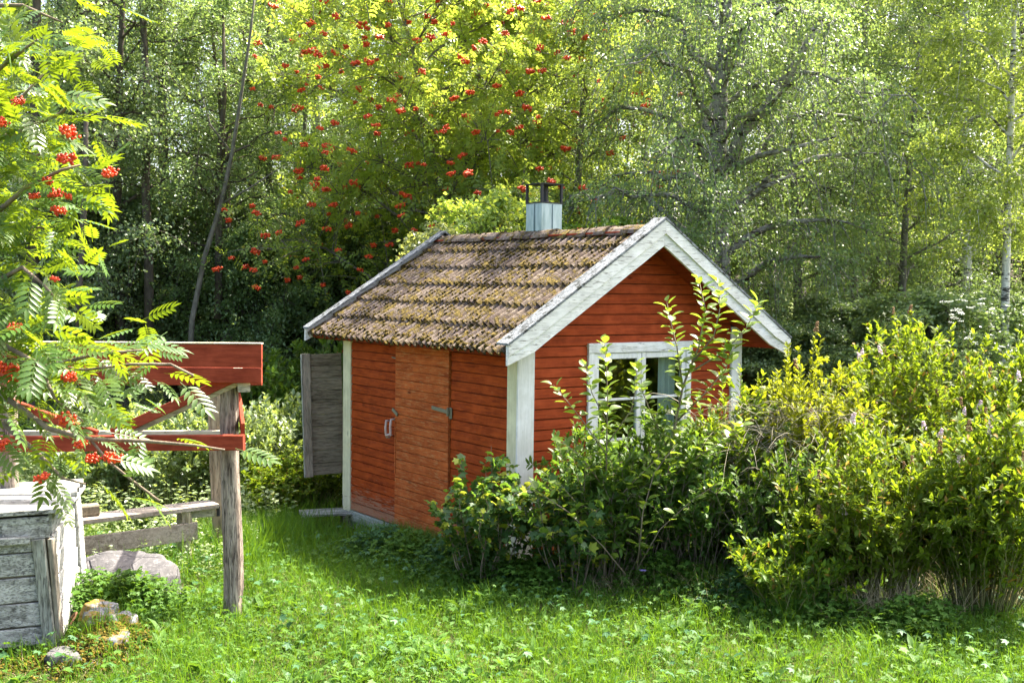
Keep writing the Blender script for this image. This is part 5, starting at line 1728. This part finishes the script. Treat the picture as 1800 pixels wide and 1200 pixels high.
# broad leaved weeds: small leaves held almost flat
acc, accb = Acc(), Acc()
wv, wf = leaf_lobed(5, .35)
w3v, w3f = leaf4(.26, .05, .1)
def trefoil():
    V, F_, n = [], [], 0
    for a in (-1.15, 0, 1.15, ):
        c, s = math.cos(a), math.sin(a)
        V.append(np.stack([w3v[:, 0] * c + w3v[:, 1] * s, -w3v[:, 0] * s + w3v[:, 1] * c, w3v[:, 2]], -1)); F_.append(w3f + n); n += len(w3v)
    return np.concatenate(V), np.concatenate(F_)
TRI = trefoil()
def flat_leaves(acc_, tmpl, P, h, size, tilt=.35):
    n = len(P); Rm = upright(n, tilt)
    P = P.copy(); P[:, 2] += h
    acc_.add(*scatter(tmpl[0], tmpl[1], P, Rm, size * rg.uniform(.55, 1.25, n)))
dn = lambda x, y: np.where(shrubzone(x, y), .45, 1) * (1 - .45 * mound(x, y)) * (.25 + .75 * sn(x, y, 1.5, 3.1))
P = field(13000, 6.3, 11.5, .8, dn); flat_leaves(acc, TRI, P, rg.uniform(.02, .11, len(P)), .034)
P = field(12000, 6.3, 11.2, .8, lambda x, y: dn(x, y) * sn(x, y, 2.7, .2)); flat_leaves(acc, (wv, wf), P, rg.uniform(.03, .15, len(P)), .060)
P = field(20000, 6.3, 10.5, .8, dn); flat_leaves(acc, L2, P, rg.uniform(.02, .13, len(P)), .028, .8)
P = field(3600, 6.5, 11.5, .8, lambda x, y: sn(x, y, 1.3, 5.0) ** 2); flat_leaves(accb, (wv, wf), P, rg.uniform(.07, .19, len(P)), .062, .3)
# rosettes of long leaves
P = field(230, 6.6, 9.2, .2, lambda x, y: np.where(shrubzone(x, y), 0, 1) * (1 - mound(x, y)))
P = np.repeat(P, 8, 0); n = len(P); a = rg.uniform(0, 6.283, n)
D = np.stack([np.cos(a), np.sin(a), rg.uniform(.35, 1.6, n)], -1)
acc.add(*scatter(*leaf4(.13, .04, .3), P, frames(unit(D), np.tile([0, 0, 1.], (n, 1)) + rg.normal(0, .2, (n, 3))), rg.uniform(.09, .20, n)))
# clumps at the foot of the door wall and below the shrubs
def clump(n, cx, cy, sx, sy, h0, h1, tmpl, size, a=acc, tilt=.4):
    x, y = rg.normal(cx, sx, n), rg.normal(cy, sy, n); k = ~in_shed(x, y, .0); x, y = x[k], y[k]
    r = np.exp(-((x - cx) / sx) ** 2 * .5 - ((y - cy) / sy) ** 2 * .5)
    P = np.stack([x, y, gz(x, y)], -1)
    flat_leaves(a, tmpl, P, rg.uniform(h0, h1, len(x)) * (.4 + .6 * r), size, tilt)
for cx, cy, m_ in ((-.9, 10.1, 0), (-.55, 9.75, 1), (-.25, 9.4, 0), (-1.25, 10.4, 1), (.2, 9.15, 0), (1.25, 9.1, 0), (1.9, 8.75, 1), (2.3, 8.3, 0), (2.9, 8.0, 0), (-3.15, 8.35, 0), (-2.85, 8.5, 0)):
    clump(650, cx, cy, .2, .16, .05, .34, (wv, wf), .06, accb if m_ else acc)
    clump(500, cx, cy, .24, .2, .03, .30, TRI, .036)
for cx, cy in ((-2.95, 8.42), (-3.2, 8.5)): clump(900, cx, cy, .2, .12, .04, .36, (wv, wf), .05)
w = link('weeds', acc.mesh('weeds', M['weed'])); tag(w, 'low broad leaved weeds and clover mixed into the lawn', 'weeds', kind='stuff')
w = link('weeds', accb.mesh('weeds', M['weed_b'])); tag(w, 'blue green lobed leaves in patches over the lawn', 'weeds', kind='stuff')

# meadow herbs behind the frame: upright stems with pale leaves
def herbs(P, h, tmpl, size, per, seed, rmax=.06):
    rg_ = np.random.default_rng(seed); n = len(P)
    top = P + np.stack([rg_.normal(0, .1, n) * h, rg_.normal(0, .1, n) * h, h], -1)
    SP = bez(P, (P + top) / 2 + rg_.normal(0, .02, (n, 3)), top, 4)
    W_a = polytubes(SP, np.tile(np.linspace(.004, .0015, 4), (n, 1)), 3)
    ti = np.repeat(np.arange(n), per); u = rg_.uniform(.15, 1.02, len(ti))[:, None]
    lp = P[ti] * (1 - u) + top[ti] * u
    a = rg_.uniform(0, 6.283, len(ti)); D = np.stack([np.cos(a), np.sin(a), rg_.uniform(-.25, .5, len(ti))], -1)
    Nn = np.array([0, 0, 1.]) + rg_.normal(0, .35, (len(ti), 3))
    lp = lp + D * rmax * rg_.uniform(0, 1, (len(ti), 1))
    return W_a, scatter(tmpl[0], tmpl[1], lp, frames(unit(D), Nn), size * rg_.uniform(.6, 1.2, len(ti)) * (1.15 - .4 * u[:, 0]))
acc = Acc()
P = field(7800, 11.2, 19.5, 1.5, lambda x, y: np.where((x > -.34 * y + 4.4) | ((x > -2.45) & (y < 13.6)), .0, 1) * (.35 + .65 * sn(x, y, 1.2, .9)))
a_, b_ = herbs(P, rg.uniform(.3, .62, len(P)), leaf4(.22, .06, .15), .08, 13, 5); acc.add(*a_); acc.add(*b_)
P = field(2600, 9.2, 11.6, .8, lambda x, y: np.where(x > -2.4, 0, .55))
a_, b_ = herbs(P, rg.uniform(.12, .34, len(P)), L4s, .05, 12, 6, .04); acc.add(*a_); acc.add(*b_)
hb = link('meadow_herbs', acc.mesh('meadow_herbs', M['lf_herb'])); tag(hb, 'sunlit knee high meadow herbs behind the timber frame', 'meadow herbs', kind='stuff')
# taller leafy thicket between frame and shutter
thick = [(150, 13.2, 1.2, 1.3, 'lf_herb', 'pale leafy thicket behind the left end of the red rail'),
         (225, 13.5, 1.3, 1.4, 'lf_herb', 'pale thicket seen through the left half of the red frame'),
         (300, 13.1, 1.3, 1.35, 'lf_herb', 'glinting pale thicket behind the lower end of the diagonal brace'),
         (365, 13.5, 1.3, 1.4, 'lf_herb', 'pale thicket just left of the square post'),
         (440, 13.9, 1.2, 1.35, 'lf_herb', 'pale leafy bush right of the log post under the beam end'),
         (500, 15.2, 1.3, 1.35, 'lf_herb', 'light green thicket midway between log post and shutter'),
         (560, 14.8, 1.1, 1.1, 'lf_herb', 'light green thicket touching the open shutter'),
         (470, 13.2, 1.0, .75, 'lf_spirea', 'low yellow green growth right behind the log post'),
         (540, 13.6, 1.1, .8, 'lf_spirea', 'low yellow green growth below the open shutter'),
         (455, 16.6, 1.6, 1.7, 'lf_shrub', 'green bush at the wood edge above the pale thicket'),
         (545, 17.2, 1.6, 1.9, 'lf_shrub', 'green bush at the wood edge behind the shutter top')]
tb = [gen_bush(60 + i, 1.3, 1.2, 70, leaf4(.24, .06, .12), .085, 52, .3) for i in range(3)]
for i, (px, Y, w_, h_, lm, lb) in enumerate(thick):
    o = shrub('meadow_bush', px, Y, tb[i % 3], M['stemg'], M[lm], lb, 'bush', 'leafy bushes in the meadow by the frame', rz=i * 1.3)
    o.scale = (w_ / 1.3, w_ / 1.3, h_ / 1.2)

# dry straw: mound of grey grass, bare stems below the shrubs, straw on the mossy mound
acc = Acc()
def straw(acc_, n, c, s, h, w=.004, tilt=.9):
    P = np.stack([rg.normal(c[0], s[0], n), rg.normal(c[1], s[1], n), np.zeros(n)], -1)
    P[:, 2] = gz(P[:, 0], P[:, 1]) + (rg.uniform(0, 1, n) * c[2] if len(c) > 2 else 0)
    k = ~in_shed(P[:, 0], P[:, 1]); P = P[k]
    hh = h * rg.uniform(.4, 1.2, len(P)); Rm = upright(len(P), tilt)
    acc_.add(*scatter(bv, bf, P, Rm, np.stack([np.full(len(P), w), hh, hh], -1)))
straw(acc, 750, (2.75, 8.36), (.36, .12), .46, .0045, .65)
straw(acc, 500, (1.0, 9.15), (.35, .12), .3, .004, .6)
straw(acc, 500, (3.9, 8.9), (.4, .2), .5, .004, .6)
straw(acc, 260, (1.8, 8.9), (.4, .15), .35, .004, .6)
straw(acc, 700, (-2.95, 7.2), (.26, .2), .09, .0035, 1.2)
straw(acc, 1500, (-2.80, 7.6), (.14, .22), .08, .0035, 1.2)
straw(acc, 500, (-2.3, 9.2), (.4, .3), .16, .0035, .9)
straw(acc, 1400, (0, 8.0), (2.2, .7), .15, .003, 1.1)
s_ = link('straw', acc.mesh('straw', M['straw'])); tag(s_, 'dry yellow straw at the foot of the shrubs and on the mound', 'straw', kind='stuff')
acc = Acc()
n = 1000
C = np.array([2.35, 10.0, 0]); a = rg.normal(math.pi, .9, n); el = rg.uniform(-.15, .75, n)
b0 = np.stack([rg.normal(2.55, .35, n), rg.normal(9.9, .2, n), rg.uniform(.45, 1.4, n)], -1)
d = np.stack([np.cos(a) * np.cos(el), np.sin(a) * np.cos(el) - .35, np.sin(el)], -1)
ln = rg.uniform(.3, .75, n)
SP = bez(b0, b0 + d * (ln * .6)[:, None] + np.array([0, 0, .07]), b0 + d * ln[:, None] - np.array([0, 0, .18]) * (ln / .6)[:, None], 5)
acc.add(*polytubes(SP, np.tile(np.linspace(.0032, .0012, 5), (n, 1)), 3))
b1 = np.stack([b0[:400, 0], b0[:400, 1] + .1, gz(b0[:400, 0], b0[:400, 1])], -1)
acc.add(*polytubes(bez(b1, (b1 + b0[:400]) / 2, b0[:400], 4), np.full((400, 4), .003), 3))
s_ = link('dead_stems', acc.mesh('dead_stems', M['straw_grey'])); tag(s_, 'grey tangle of dead arching stems between window and spirea', 'dead stems', kind='stuff')

# white umbels in the meadow and single flowers in the lawn
um = []
for s in range(3):
    r = np.random.default_rng(s); n = 26; a = r.uniform(0, 6.28, n); q = np.sqrt(r.uniform(0, 1, n))
    P = np.stack([np.cos(a) * q * .045, np.sin(a) * q * .045, .004 * r.normal(size=n)], -1)
    um.append(npmesh('umbel', *scatter(OV, OFc, P, np.tile(np.eye(3), (n, 1, 1)), .0055 * r.uniform(.7, 1.3, n)), M['umbel'], smooth=True))
ac = Acc()
stm = MB(); stm.tube([(0, 0, 0), (.01, 0, .3), (0, .01, .6)], [.004, .003, .002], 5); stm_me = stm.mesh('stem', M['stemg'])
for i in range(9):
    x, y = rs.uniform(4.6, 5.7), rs.uniform(11.5, 13)
    hh = rs.uniform(2.0, 2.6)
    r_ = empty('umbel_plant', (x, y, g1(x, y)), rs.uniform(0, 6), 'tall white umbel plant standing behind the spirea shrubs at the right', 'umbel plant', 'white umbels behind the shrubs')
    o = link('stem', stm_me, r_); o.scale = (1, 1, hh / .6)
    for k in range(4):
        link('umbel', rs.choice(um), r_, (rs.gauss(0, .05), rs.gauss(0, .05), hh + rs.uniform(-.1, .03)), (rs.uniform(-.3, .3), rs.uniform(-.3, .3), 0), rs.uniform(.6, 1.0))
bell = empty('bellflower', tuple(A(1130, 1010, 8.95)), 0, 'tiny violet bellflower in the dry grass below the window', 'flower')
v, f = leaf_oval(.3, .1, .3)
for k in range(5):
    o = link('petal', npmesh('petal', v * .035, f, M['violet']), bell, (0, 0, .03), (.5, 0, k * 1.256))
MB().tube([(0, 0, -.12), (.01, 0, .03)], [.002, .0015], 5).build('stem', M['stemg'], bell)

# ochre moss cushions on the stone heap
P_ = np.stack([rg.normal(-2.80, .13, 3600), rg.normal(7.62, .22, 3600), np.zeros(3600)], -1)
P2 = np.stack([rg.normal(-3.02, .16, 900), rg.normal(7.3, .12, 900), np.zeros(900)], -1)
P_ = np.concatenate([P_, P2]); P_ = P_[~in_well(P_[:, 0], P_[:, 1])]; P_[:, 2] = gz(P_[:, 0], P_[:, 1]) + rg.uniform(0, .05, len(P_))
v, f = scatter(IV, IF, P_, upright(len(P_), .4), np.stack([rg.uniform(.006, .018, len(P_)), rg.uniform(.006, .018, len(P_)), rg.uniform(.005, .012, len(P_))], -1))
v += rg.normal(0, .003, v.shape)
o = link('moss', npmesh('moss', v, f, M['moss_g'], smooth=True)); tag(o, 'ochre moss cushions over the stone heap beside the well', 'moss', kind='stuff')
